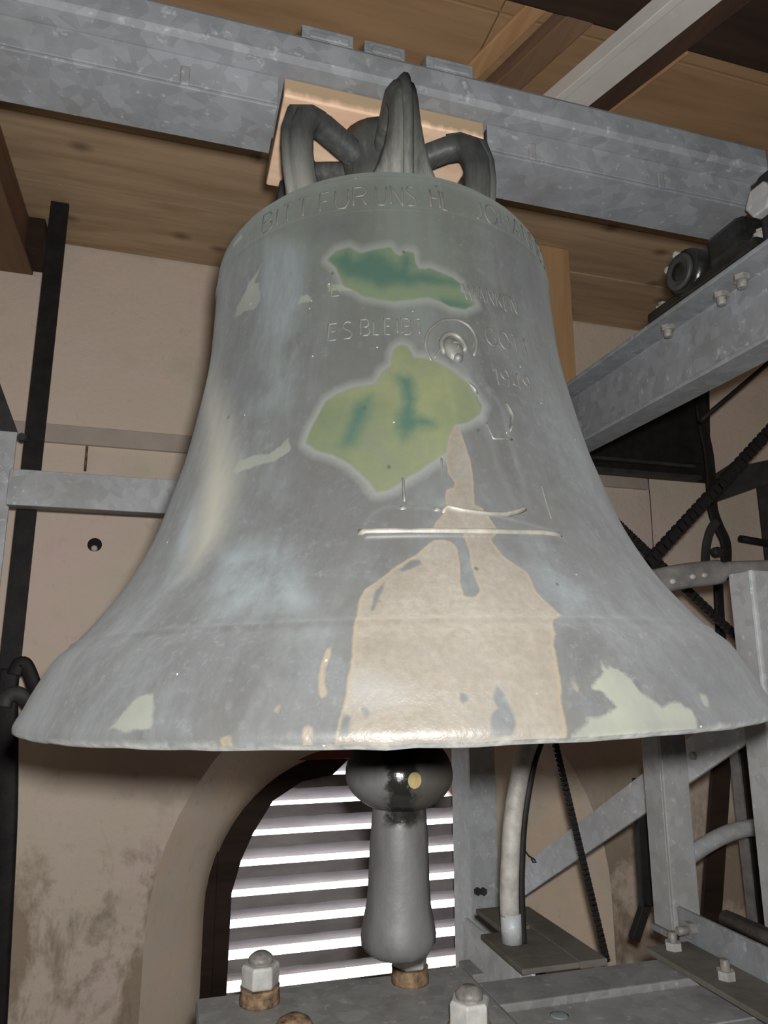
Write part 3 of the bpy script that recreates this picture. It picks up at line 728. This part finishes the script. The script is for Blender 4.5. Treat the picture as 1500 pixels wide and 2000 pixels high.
def blob(mb, th, z, a, b, h, rot=0.):
    """low oval mound on the bell's surface, half axes a (sideways) and b (upwards) in metres"""
    vs = [S(th, z, h)]; fs = []; n_ = 20; rings = ((.35, .93), (.65, .74), (.88, .4), (1., -.1))
    for f_, hh in rings:
        for q in range(n_):
            t_ = 2 * pi * q / n_; x = a * f_ * cos(t_); y = b * f_ * sin(t_)
            x, y = x * cos(rot) - y * sin(rot), x * sin(rot) + y * cos(rot)
            vs.append(S(th + x / RAD(z), z + y, h * hh))
    fs += [(0, 1 + q, 1 + (q + 1) % n_) for q in range(n_)]
    for r_ in range(len(rings) - 1):
        fs += [(1 + r_ * n_ + q, 1 + (r_ + 1) * n_ + q, 1 + (r_ + 1) * n_ + (q + 1) % n_, 1 + r_ * n_ + (q + 1) % n_) for q in range(n_)]
    return mb.add(vs, fs, True)
blob(mb, hc[0], hc[1], .012, .018, .0062, .25)
hd = bell_part('saint_head', mb, M['bell_letter'])
for nm, dx, dz, a_, b_, h_ in (('nose', .003, .001, .0018, .0048, .0085), ('brow', .002, .0065, .0065, .0016, .0075), ('beard', .003, -.013, .0065, .0065, .0075)):
    link(nm, blob(MB(), hc[0] + dx / .29, hc[1] + dz, a_, b_, h_), M['bell_letter'], hd, RIM)
link('hair', ridge(MB(), [(hc[0] + .0155 / .29 * cos(t_), hc[1] + .004 + .018 * sin(t_)) for t_ in np.linspace(-.3, pi + .7, 18)], .0035, .0052), M['bell_letter'], hd, RIM)
for k_, w_, h_ in (('arm', .003, .0065), ('robe1', .002, .0065), ('robe2', .0018, .006), ('robe3', .0015, .002), ('robe4', .0018, .0055), ('robe5', .0018, .006), ('staff', .0015, .002)):
    bell_part('robe_fold', ridge(MB(), LINES[k_], w_, h_), M['bell_letter'])
bell_part('robe_hem', ridge(MB(), LINES['drag'], .003, .0068), M['bell_bar'])
for cx, cz in ((.035, .151), (.135, .149)):
    bell_part('saint_foot', ridge(MB(), [(cx - .02, cz), (cx, cz + .002), (cx + .02, cz)], .004, .006), M['bell_letter'])
mb = MB(); ridge(mb, LINES['plinth'], .0042, .0062); bell_part('saint_plinth', mb, M['bell_bar'])

# clapper: rod from inside the crown, striking ball, flared tail
ct = bpy.data.objects.new('bell_clapper', None); COL.objects.link(ct)
CX = .025
ct.location = (CX, 0, EYE - .380); ct.rotation_euler = (0, .012, 0)
tag(ct, 'dark iron clapper with an oiled round ball and flared tail, hanging below the bell', 'clapper')
CO = (0, 0, -.388)
prof = []
for k_ in range(25):
    a_ = -pi / 2 + pi * k_ / 24
    prof.append((max(.0765 * cos(a_), .02), -.154 + .060 * sin(a_) * (1. if a_ > 0 else .86)))
link('striking_ball', MB().lathe(prof, n=48), M['clapper'], ct, CO)
link('tail', MB().lathe([(.006, -.3885), (.034, -.3865), (.045, -.381), (.0515, -.371), (.0525, -.360), (.0495, -.345), (.0455, -.325), (.0435, -.30), (.0425, -.27), (.0415, -.24), (.0395, -.215), (.0385, -.20), (.0385, -.185)], n=11), M['clapper'], ct, CO)
link('rod', MB().lathe([(.028, -.11), (.022, -.06), (.019, .1), (.018, .6)], n=16), M['dark_iron'], ct, CO)
mb = MB().lathe([(.0005, .0795), (.008, .0795), (.0105, .078), (.0105, .07)], axis='y', n=20)
mb.v = [(x, -y, z - .157) for x, y, z in mb.v]
bs = link('painted_glint', MB().add([((.0805 * sin(.24 + .115 * cos(t_))) , -.0812 * cos(.24 + .115 * cos(t_)) * cos(.12 * sin(t_)), -.152 + .0105 * sin(t_)) for t_ in np.linspace(0, 2 * pi, 18)[:-1]], [tuple(range(17))], True), M['glint_patch'], ct, CO)  # thin coloured disc stands in for the highlight on the ball

# ================================================================ YOKE
yk = thing('bell_yoke', 'galvanised steel yoke beam crossing above the bell, with a wooden packing block', 'beam', (0, 0, .87))
def csec(w, h, t, z0, down=True):
    """hat section in (v, z): a channel lying on its back"""
    return [(-w / 2, z0), (-w / 2 + t, z0), (-w / 2 + t, z0 + h - t), (w / 2 - t, z0 + h - t), (w / 2 - t, z0), (w / 2, z0), (w / 2, z0 + h), (-w / 2, z0 + h)]
part('upper_channel', MB().box((-1.25, -.092, .928), (.752, .092, .981)), M['galv'], yk, .008)
for u0, u1 in ((-1.25, -.185), (.178, .738)):
    part('lower_channel', MB().box((u0, -.054, .8775), (u1, -.049, .9275)), M['galv'], yk, .001)
    part('bottom_plate', MB().box((u0, -.0545, .8695), (u1, .054, .8745)), M['galv'], yk, .001)
    part('channel_core', MB().box((u0 + .003, -.0488, .8747), (u1 - .003, .054, .9275)), M['dark_iron'], yk)
part('packing_block', MB().box((-.176, -.0565, .893), (.171, .17, .9272)), M['block'], yk, .003)
for u0, w_ in ((-.155, .085), (-.052, .07), (.055, .085)):
    part('clip_plate', MB().box((u0, -.087, .9812), (u0 + w_, .05, 1.006)), M['galv'], yk, .002)
    part('clip_plate', MB().box((u0 + .012, -.0915, .9812), (u0 + w_ - .008, -.0872, .994)), M['galv'], yk, .002)
for u0 in (-.335, .255, .52):
    part('welded_lug', MB().box((u0, -.059, .872), (u0 + .014, -.0542, .905)), M['galv_dull'], yk, .003)

# bearings at the yoke's right end
be = thing('bearing', 'greasy black pillow block bearing under the right end of the yoke', 'bearing', (.665, 0, .7135))
part('foot', MB().box((.632, -.15, .7135), (.70, .15, .735)), M['grease'], be, .005)
part('housing', MB().lathe([(.02, .0), (.038, .0), (.046, .004), (.049, .012), (.049, .07), (.046, .078), (.02, .08)], (.628, .03, .765), 'x', 40), M['grease'], be)
part('seal_ring', MB().lathe([(.024, 0), (.034, 0), (.036, -.003), (.036, -.008), (.033, -.010), (.026, -.010), (.023, -.007)], (.628, .03, .765), 'x', 36), M['dark_iron'], be)
part('shaft_end', MB().lathe([(.004, -.004), (.018, -.004), (.021, 0), (.021, .01)], (.624, .03, .765), 'x', 28), M['grease'], be)
for vv, zz_ in ((-.135, .735), (.135, .735)):
    part('foot_bolt', MB().lathe([(.016, 0), (.016, .014), (.009, .0145), (.009, .024)], (.662, vv, zz_), 'z', 6, False), M['bolt_thread'], be)
part('housing_bolt', MB().lathe([(.007, 0), (.007, -.010)], (.633, .066, .79), 'x', 6, False), M['bolt_steel'], be)
part('housing_bolt', MB().lathe([(.007, 0), (.007, -.010)], (.633, .038, .808), 'x', 6, False), M['bolt_steel'], be)
part('web', MB().box((.635, -.12, .735), (.69, -.03, .80)), M['grease'], be, .012)

bb = thing('bearing_bracket', 'black blocky bracket beside the bearing with one grey hexagonal nut', 'bracket', (.72, -.2, .7135))
part('bracket_body', MB().box((.642, -.62, .7135), (.74, -.152, .845)), M['black'], bb, .01)
part('hexagonal_nut', MB().lathe([(.030, 0), (.030, -.02)], (.642, -.175, .785), 'x', 6, False), M['galv_bright'], bb, .003)

# ================================================================ FRAME
rail = thing('frame_rail', 'thick galvanised channel rail slanting up to the right behind the bell', 'rail', (.633, 0, .5395))
mb = MB().prism([(z, u) for u, z in [(.633, .5395), (.702, .5395), (.702, .713), (.633, .713), (.633, .704), (.694, .704), (.694, .5485), (.633, .5485)]], 'y', -1.05, 1.33)
part('channel', mb, M['galv'], rail, .002)
for u0, v0 in ((.675, .129), (.685, -.015), (.675, -.078)):
    b = part('bolt', MB().lathe([(.0105, .0), (.0085, -.024), (.007, -.026)], (u0 - .01, v0, .704), 'z', 14), M['bolt_thread'], rail)
    part('nut', MB().lathe([(.0145, -.001), (.0145, -.012)], (u0 - .01, v0, .704), 'z', 6, False), M['bolt_thread'], b, org=rail['_org'])
part('drain_hole', MB().lathe([(.011, 0), (.011, -.001)], (.694, .06, .57), 'x', 16), M['hole'], rail)

def post(name, label, u0, u1, v0, v1, z0, z1, t=.008, mat='galv', openside=1):
    p = thing(name, label, 'post', ((u0 + u1) / 2, (v0 + v1) / 2, z0))
    part('front_flange', MB().box((u0, v0, z0), (u1, v0 + t, z1)), M[mat], p, .002)
    part('web', MB().box((u0, v0 + t + .0002, z0), (u0 + t, v1, z1)), M[mat], p, .002)
    return p
pr = post('frame_post', 'galvanised post standing in front of the right half of the louvred window', .633, .721, 1.178, 1.333, ZF, .5392, mat='galv_far')
part('bolt_head', MB().lathe([(.012, 0), (.012, -.009)], (.648, 1.178, -.665), 'y', 6, False), M['dark_iron'], pr)
part('bolt_head', MB().lathe([(.012, 0), (.012, -.009)], (.667, 1.178, -.667), 'y', 6, False), M['dark_iron'], pr)
post('frame_post', 'pale galvanised post rising from the low rail, left of the two at the right edge', .731, .796, .350, .418, -.532, -.09, mat='galv_bright')
p3 = post('frame_post', 'pale galvanised post at the right picture edge, capped by the grey lever', .797, .860, .108, .176, -.532, .19, mat='galv_bright')
part('edge_lip', MB().box((.7905, .108, -.532), (.7968, .1155, .19)), M['galv_far'], p3, .001)
pl = post('frame_post', 'galvanised post at the left picture edge with a dark gusset above', -.85, -.764, 1.178, 1.333, ZF, .675, mat='galv_far')
gs = thing('gusset_plate', 'dark triangular gusset plate on top of the leftmost galvanised post', 'plate', (-.80, 1.18, .675))
part('plate', MB().prism([(.6752, -.764), (.6752, -.86), (.90, -.93), (.90, -.86)][::-1], 'y', 1.176, 1.188), M['dark_iron'], gs)
part('bolt_head', MB().lathe([(.012, 0), (.012, -.02)], (-.750, 1.19, .66), 'y', 6, False), M['dark_iron'], gs)

cr = thing('cross_rail', 'flat galvanised cross rail passing left behind the bell, joined to the left post', 'rail', (0, 1.15, .449))
part('rail_web', MB().box((-.7635, 1.135, .449), (.6328, 1.1455, .553)), M['galv_far'], cr, .002)
part('bottom_flange', MB().box((-.7635, 1.146, .449), (.6328, 1.19, .4575)), M['galv_dull'], cr, .001)

br = thing('diagonal_brace', 'flat galvanised diagonal brace rising right, behind the two pale posts', 'brace', (.885, 1.05, -.75))
def on_u(px, py, u):                        # point of the photograph's layout on the plane u = const
    a_ = (px - 750) / 1400; b_ = (1000 - py) / 1400; p_ = atan(305.8 / 1400)
    d = Vector((a_, cos(p_) - b_ * sin(p_), sin(p_) + b_ * cos(p_)))
    du = d.x * cos(ANG) + d.y * sin(ANG); dv = -d.x * sin(ANG) + d.y * cos(ANG)
    t_ = (u - CU) / du
    return (u, CV + dv * t_, d.z * t_)
CU = .0064 * cos(ANG) - 1.0783 * sin(ANG); CV = -.0064 * sin(ANG) - 1.0783 * cos(ANG)
q = [on_u(1022, 1722, .885), on_u(1250, 1545, .885), on_u(1462, 1402, .885)]
a0, a1 = Vector(q[0]), Vector(q[2])
dd = (a1 - a0).normalized()
part('flat_bar', MB().bar(a0 - dd * .02, a1 + dd * .25, .01, .083), M['galv_far'], br, .002)
part('bolt_head', MB().lathe([(.010, 0), (.010, -.008)], on_u(1356, 1476, .879), 'x', 6, False), M['galv_dull'], br)

lr = thing('low_rail', 'galvanised angle rail with bolts in the lower right corner', 'rail', (.75, 0, -.6))
part('base_flange', MB().box((.633, -1.0, -.544), (.735, .318, -.534)), M['dirty_flange'], lr, .002)
part('upright_web', MB().box((.7355, -1.0, -.544), (.7445, .345, -.478)), M['galv'], lr, .002)
part('rear_pipe', MB().tube([(.767, -1.0, -.475), (.767, .24, -.475)], .018, 16), M['lever'], lr)
for v0 in (.288, .147, -.0):
    b = part('bolt', MB().lathe([(.0085, 0), (.0085, .03), (.006, .032)], (.678, v0, -.534), 'z', 12), M['bolt_thread'], lr)
    part('nut', MB().lathe([(.016, 0), (.016, .014)], (.678, v0, -.534), 'z', 6, False), M['bolt_steel'], b, org=lr['_org'])
b = part('bolt', MB().lathe([(.0085, 0), (.0085, -.035), (.006, -.037)], (.7355, .30, -.508), 'x', 12), M['bolt_thread'], lr)
part('nut', MB().lathe([(.016, 0), (.016, -.014)], (.7355, .30, -.508), 'x', 6, False), M['galv_dull'], b, org=lr['_org'])
part('leg', MB().box((.66, -.08, ZF), (.72, -.02, -.5442)), M['galv_dull'], lr, .002)
part('leg', MB().box((.66, -.98, ZF), (.72, -.92, -.5442)), M['galv_dull'], lr, .002)
part('bearer', MB().box((.725, .365, -.5445), (.81, .425, -.5325)), M['galv_dull'], lr, .002)
part('bearer', MB().box((.745, -.9, -.5445), (.88, .340, -.5325)), M['galv_dull'], lr, .002)

cb = thing('cross_beam', 'dull galvanised cross beam running right from the bolted base plate', 'beam', (.2, .2, -.72))
part('beam_body', MB().box((-.62, -.10, -.66), (.73, .282, -.560)), M['steel_plate'], cb, .004)
part('raised_strip', MB().box((.262, .190, -.5598), (.70, .282, -.5445)), M['galv_dull'], cb, .003)
part('raised_strip', MB().box((.262, .06, -.5598), (.70, .187, -.556)), M['steel_plate'], cb, .003)
part('leg', MB().box((-.5, .0, ZF), (-.42, .08, -.6602)), M['galv_dull'], cb, .002)
part('leg', MB().box((.1, .0, ZF), (.18, .08, -.6602)), M['galv_dull'], cb, .002)
part('blue_paint_daub', MB().lathe([(.0005, .0012), (.012, .001), (.016, 0)], (.352, .155, -.556), 'z', 10), plain('blue_grey_daub', g(.16, (.75, 1.02, 1.1)), g(.24, (.8, 1.02, 1.08)), 40), cb)

bp = thing('base_plate', 'heavy grey steel base plate with four big bolts below the clapper', 'plate', (0, .1, -.56))
part('plate', MB().box((-.222, -.2, -.5595), (.256, .334, -.534)), M['steel_plate'], bp, .008)
def big_bolt(u0, v0):
    b = part('bolt', MB().lathe([(.024, 0), (.0235, .012), (.0225, .050), (.0205, .0515), (.0205, .058), (.019, .060), (.0205, .062), (.0205, .066), (.017, .070), (.012, .0735), (.0005, .0745)], (u0, v0, -.534), 'z', 28), M['bolt_thread'], bp)
    part('spacer', MB().lathe([(.033, 0), (.0335, .004), (.0315, .020), (.0325, .0245)], (u0, v0, -.534), 'z', 28), M['bolt_rust'], b, org=bp['_org'])
    mb = MB().lathe([(.029, .0247), (.0315, .027), (.0315, .054), (.0285, .0585)], (u0, v0, -.534), 'z', 6, False)
    part('nut', mb, M['bolt_steel'], b, .0015, org=bp['_org'])
big_bolt(-.122, .287); big_bolt(.140, .294); big_bolt(.158, .068)
b = part('bolt', MB().lathe([(.03, 0), (.03, .02), (.024, .03), (.012, .037), (.0005, .039)], (-.090, .138, -.534), 'z', 24), M['bolt_rust'], bp)

# short channels running away under the white tube
sc = thing('short_channel', 'dark topped steel channel carrying the white bent tube, behind the base plate', 'channel', (.42, .42, -.6))
part('near_flange', MB().box((.351, .283, -.544), (.47, .470, -.534)), M['dirty_flange'], sc, .002)
part('far_flange', MB().box((.405, .485, -.544), (.50, .62, -.534)), M['dirty_flange'], sc, .002)
part('wide_flange', MB().box((.4702, .283, -.546), (.528, .60, -.533)), M['dirty_flange'], sc, .002)
part('web', MB().box((.37, .283, -.66), (.378, .60, -.5442)), M['galv_far'], sc, .002)
part('stub', MB().box((.345, .50, -.70), (.40, .58, -.62)), M['galv_dull'], sc, .003)
part('leg', MB().box((.42, .40, ZF), (.46, .44, -.5445)), M['galv_dull'], sc, .002)

def on_v(px, py, v):
    a_ = (px - 750) / 1400; b_ = (1000 - py) / 1400; p_ = atan(305.8 / 1400)
    d = Vector((a_, cos(p_) - b_ * sin(p_), sin(p_) + b_ * cos(p_)))
    du = d.x * cos(ANG) + d.y * sin(ANG); dv = -d.x * sin(ANG) + d.y * cos(ANG)
    t_ = (v - CV) / dv
    return (CU + du * t_, v, d.z * t_)
VT = .41
tb = thing('bent_tube', 'dirty white bent tube with a black cable along it, right of the window post', 'tube', (.39, VT, -.534))
def smoothpath(P, n=6):
    P = [Vector(p) for p in P]; out = []
    for i in range(len(P) - 1):
        p0, p1, p2, p3 = P[max(i - 1, 0)], P[i], P[i + 1], P[min(i + 2, len(P) - 1)]
        for k in range(n):
            u = k / n
            out.append(.5 * ((2 * p1) + (p2 - p0) * u + (2 * p0 - 5 * p1 + 4 * p2 - p3) * u * u + (3 * p1 - p0 - 3 * p2 + p3) * u ** 3))
    return out + [P[-1]]
pts = [on_v(x, y, VT) for x, y in ((996, 1788), (995, 1740), (997, 1680), (1001, 1610), (1010, 1545), (1024, 1480), (1048, 1420))]
part('tube', MB().tube(smoothpath(pts), .0195, 16, True, (0, 1, 0)), M['white_tube'], tb)
a_ = on_v(998, 1782, VT); b_ = list(on_v(1000, 1842, VT)); b_[2] = -.5335
part('sleeve', MB().tube([b_, a_], .0215, 16, True, (0, 1, 0)), M['galv_far'], tb)
pts = [on_v(x, y, VT - .01) for x, y in ((1022, 1846), (1018, 1740), (1019, 1680), (1023, 1610), (1032, 1545), (1046, 1480), (1068, 1420))]
part('cable', MB().tube(smoothpath(pts), .0075, 10, True, (0, 1, 0)), M['black'], tb)
pts = [on_v(x, y, VT) for x, y in ((1020, 1655), (1033, 1672), (1043, 1678), (1047, 1684), (1041, 1684), (1038, 1677))]
part('wire_end', MB().tube(pts, .002, 6, True, (0, 1, 0)), M['black'], tb)

# roller chains
link_me = {}
def chain(label, p, q, w, v_up=(0, 1, 0)):
    p, q = Vector(p), Vector(q); L = (q - p).length; pitch = w * .72; n_ = int(L / pitch)
    c = thing('drive_chain', label, 'chain', tuple((p + q) / 2), 'roller chains of the ringing drive')
    d = (q - p).normalized(); a = Vector(v_up); b = d.cross(a).normalized(); a = b.cross(d).normalized()
    me = None
    for k in range(n_ + 1):
        pos = p + d * (L * k / n_)
        if me is None:
            mb = MB(); hw, hl = w / 2, pitch * .62
            for s_ in (-1, 1):
                vs = []
                for off in (-.18, -.02):
                    for x, y in ((-hl, -.5), (-hl * .6, -1), (0, -.75), (hl * .6, -1), (hl, -.5), (hl, .5), (hl * .6, 1), (0, .75), (-hl * .6, 1), (-hl, .5)):
                        vs.append(d * x + b * (y * hw) + a * ((off + (.2 if s_ > 0 else 0)) * w * 1.6))
                nn = 10
                mb.add([tuple(v_) for v_ in vs], [tuple(range(nn)), tuple(range(nn, 2 * nn))[::-1]] + [(i, (i + 1) % nn, nn + (i + 1) % nn, nn + i) for i in range(nn)])
            o = link('link', mb, M['black'], c, (0, 0, 0)); me = o.data
            o.location = pos - (p + q) / 2
        else:
            o = bpy.data.objects.new('link', me); COL.objects.link(o); o.parent = c
            o.location = pos - (p + q) / 2
    return c
chain('black chain hanging slantwise in front of the pink wall, below the bell rim', on_v(1078, 1425, .62), on_v(1184, 1872, .62), .016)
chain('thick black chain sloping up to the right picture edge, right of the bell', on_v(1258, 1108, .75), on_v(1530, 812, .75), .037)
chain('black chain sloping down right beneath the grey lever', on_v(1205, 1022, .80), on_v(1445, 1250, .80), .026)
rod = thing('thin_rod', 'thin black rod running up to the right edge beneath the thick rail', 'rod', on_v(1375, 815, .9))
part('rod', MB().tube([on_v(1368, 822, .9), on_v(1540, 676, .9)], .0085, 8), M['black'], rod)

# lever, strap, dark members at the right
VL = .30
lv = thing('lever_arm', 'grey cast lever arm with three bolt heads, just right of the bell', 'lever', on_v(1400, 1125, VL))
P = smoothpath([on_v(x, y, VL) for x, y in ((1268, 1140), (1300, 1132), (1345, 1124), (1395, 1118), (1425, 1112), (1470, 1110), (1560, 1106))], 4)
nP = len(P)
part('arm', MB().tube(P, [(.018, (.028 if i < nP * .55 else .018)) for i in range(nP)], 14, True, (0, 0, 1), .35), M['lever'], lv)
for x, y in ((1311, 1136), (1350, 1127), (1373, 1124)):
    c0 = on_v(x, y, VL - .017)
    part('bolt_head', MB().lathe([(.0065, .002), (.0065, -.006), (.004, -.009)], c0, 'y', 10), M['bolt_steel'], lv)
c0 = on_v(1430, 1110, VL)
VS = 1.335
sp = thing('hanging_strap', 'black twisted strap with an eye end above the grey lever', 'strap', on_v(1400, 1105, VS))
P = smoothpath([on_v(x, y, VS) for x, y in ((1364, 772), (1372, 830), (1384, 890), (1389, 950), (1392, 995), (1404, 1030), (1417, 1060), (1418, 1100), (1415, 1130))], 5)
part('strap', MB().tube(P, [(.024, .009)] * len(P), 10, True, (0, 1, 0), .4), M['black'], sp)
P = smoothpath([on_v(x, y, VS - .012) for x, y in ((1400, 1018), (1388, 1035), (1380, 1065), (1378, 1100), (1380, 1128))], 5)
part('eye_plate', MB().tube(P, [(.018, .009)] * len(P), 10, True, (0, 1, 0), .4), M['dark_iron'], sp)
c0 = on_v(1402, 1078, VS - .02)
part('eye_pin', MB().lathe([(.012, .02), (.021, .018), (.021, -.004), (.013, -.009)], c0, 'y', 18), M['dark_iron'], sp)
part('lower_strap', MB().tube(smoothpath([on_v(x, y, VS) for x, y in ((1402, 1130), (1405, 1190), (1408, 1240), (1416, 1300), (1432, 1380))], 4), [(.021, .009)] * 17, 8, True, (0, 1, 0), .4), M['black'], sp)

VD = 1.40
db = thing('dark_girder', 'dark steel girder behind the right of the bell, under the thick rail', 'beam', on_v(1300, 905, VD))
zt_, zb_ = .366 * (VD + 1.037), .316 * (VD + 1.037)
u1_ = on_v(1392, 915, VD)[0]
part('web', MB().box((.36, VD, zb_), (u1_, VD + .012, zt_)), M['black'], db, .002)
part('bottom_flange', MB().box((.36, VD - .05, zb_ - .004), (u1_ - .1, VD - .0002, zb_ + .012)), M['dark_iron'], db, .002)
part('mid_rib', MB().box((.36, VD - .02, (zt_ + zb_) / 2 - .008), (u1_ - .1, VD - .0002, (zt_ + zb_) / 2 + .006)), M['dark_iron'], db, .002)
Q = [on_v(x, y, VD - .006) for x, y in ((1120, 860), (1385, 730), (1388, 905), (1120, 900))]
part('upper_plate', MB().prism([(z, u) for u, v, z in Q], 'y', VD - .006, VD - .0004), M['black'], db)
gp = thing('dark_gusset', 'dark grey slanted gusset bar at the right edge beside the hanging strap', 'plate', on_v(1450, 950, VD - .04))
Q = [on_v(x, y, VD - .06) for x, y in ((1397, 981), (1525, 936), (1525, 892), (1465, 905), (1440, 900), (1397, 928))]
part('plate', MB().prism([(z, u) for u, v, z in Q], 'y', VD - .045, VD - .030), M['dark_iron'], gp)
part('rod_stub', MB().tube([on_v(1446, 1052, VD), on_v(1520, 1065, VD)], .016, 10), M['black'], gp)
a_ = on_v(1481, 955, VD); b_ = on_v(1488, 1110, VD)
part('edge_plate', MB().box((a_[0], VD, b_[2]), (a_[0] + .2, VD + .012, a_[2] + .05)), M['dark_iron'], gp, .002)

# bars behind the low posts
bk = thing('brown_strap', 'dark brown strap hanging behind the two pale posts, lower right', 'strap', on_v(1385, 1780, 1.1))
part('strap', MB().bar(on_v(1412, 1440, 1.1), on_v(1386, 1830, 1.1), .075, .012, (0, 1, 0)), M['dark_wood'], bk, .002)
vb = thing('black_upright', 'thick black upright between the two pale posts at the right edge', 'bar', on_v(1475, 1800, .95))
part('bar', MB().bar(on_v(1443, 1400, .95), on_v(1496, 1900, .95), .055, .05, (0, 1, 0)), M['black'], vb, .004)
part('side_edge', MB().bar(on_v(1431, 1440, .95), on_v(1477, 1850, .95), .008, .04, (0, 1, 0)), M['lever'], vb, .001)
vb2 = thing('black_upright', 'black upright partly hidden behind the left pale post above the low rail', 'bar', on_v(1255, 1780, .7))
part('bar', MB().bar(on_v(1248, 1520, .7), on_v(1262, 1770, .7), .032, .02, (0, 1, 0)), M['black'], vb2, .002)
part('kicked_foot', MB().bar(on_v(1262, 1763, .7), on_v(1238, 1835, .7), .024, .02, (0, 1, 0)), M['black'], vb2, .002)
gpz = thing('curved_pipe', 'short curved grey pipe between the two pale posts, lower right', 'pipe', on_v(1420, 1630, .8))
P = smoothpath([on_v(x, y, .8) for x, y in ((1335, 1682), (1360, 1662), (1400, 1638), (1440, 1622), (1500, 1612))], 5)
part('pipe', MB().tube(P, .023, 14, True, (0, 1, 0)), M['galv_far'], gpz)

# black bar and hook at the left
lb = thing('black_wall_bar', 'long black flat bar hanging from the ceiling at the left', 'bar', (-.74, 1.30, -1.2))
Q = [(-.739, 1.295, ZC), (-.746, 1.295, .9), (-.750, 1.295, .0)]
part('bar', MB().tube(Q, [(.0285, .006)] * 3, 4, False, (0, 1, 0)) if False else MB().box((-.7665, 1.29, -.02), (-.711, 1.302, ZC)), M['black'], lb, .001)
P = smoothpath([(-.738, 1.296, 0.0)] + [on_v(x, y, 1.296) for x, y in ((14, 1350), (14, 1450), (12, 1600), (2, 1800), (-12, 2050))], 5)
part('lower_bar', MB().tube(P, [(.03, .008)] * len(P), 8, True, (0, 1, 0), .4), M['black'], lb)
hk = thing('black_hook', 'black bent hook on the flat bar, left of the bell rim', 'hook', (-.71, 1.27, -.2))
P = smoothpath([on_v(x, y, 1.27) for x, y in ((28, 1318), (36, 1299), (47, 1296), (57, 1312), (68, 1345), (75, 1385), (72, 1430))], 5)
part('hook', MB().tube(P, [(.020, .010)] * len(P), 10, True, (0, 1, 0), .4), M['black'], hk)
P = smoothpath([on_v(x, y, 1.27) for x, y in ((6, 1380), (14, 1362), (30, 1355), (46, 1362), (62, 1385), (70, 1430))], 5)
part('hook_base', MB().tube(P, [(.022, .012)] * len(P), 10, True, (0, 1, 0), .4), M['dark_iron'], hk)

# cable trunking on the wall, vent hole, orange post
tr = thing('cable_trunking', 'flat pale cable trunking fixed along the plastered back wall', 'trunking', (0, VB - .02, .76))
u_end = on_v(1266, 945, VB - .02)[0]
part('cover', MB().box((UL + .02, VB - .022, .761), (u_end, VB - .0005, .826)), M['conduit'], tr, .003)
part('drop_wire', MB().tube([(u_end + .012, VB - .006, .83), (u_end + .014, VB - .006, .72), (u_end + .010, VB - .006, .5), (u_end + .016, VB - .006, .35)], .003, 6), M['lever'], tr)
vh = thing('plug_hole', 'small dark hole with a pale plug in the pink wall, left of the bell', 'hole', on_v(185, 1065, VB))
c0 = on_v(185, 1064, VB - .0)
part('hole', MB().lathe([(.023, -.003), (.0235, 0.0)], c0, 'y', 20), M['hole'], vh)
part('plug', MB().lathe([(.010, .0), (.010, -.012), (.004, -.016)], (c0[0] + .001, c0[1] - .003, c0[2] - .014), 'y', 14), M['pale_paint'], vh)
nl = thing('iron_cramp', 'short rusty iron cramp in the wall, just above the left cross rail', 'cramp', on_v(168, 890, VB))
part('cramp', MB().bar(on_v(170, 872, VB - .004), on_v(166, 920, VB - .004), .008, .01, (0, 1, 0)), M['bolt_rust'], nl)
wp = thing('wooden_post', 'narrow light brown wooden post hanging from the ceiling boards, right of the bell', 'post', (1.02, 1.06, .72))
va_ = 1.06
ua = on_v(1027, 440, va_)[0]; ub_ = on_v(1098, 440, va_)[0]
ub_ = 1.0 and (CU + .632 * (va_ - CV))
um = CU + .600 * (va_ - CV); ua = CU + .556 * (va_ - CV)
part('post', MB().box((um - .075, va_, .72), (ub_, va_ + .06, ZC - .001)), M['golden_z'], wp, .003)
part('side_board', MB().box((um - .11, va_ + .02, .72), (um - .0755, va_ + .06, ZC - .001)), M['golden_z'], wp, .003)

# drop helper keys
for o in bpy.data.objects:
    if '_org' in o: del o['_org']
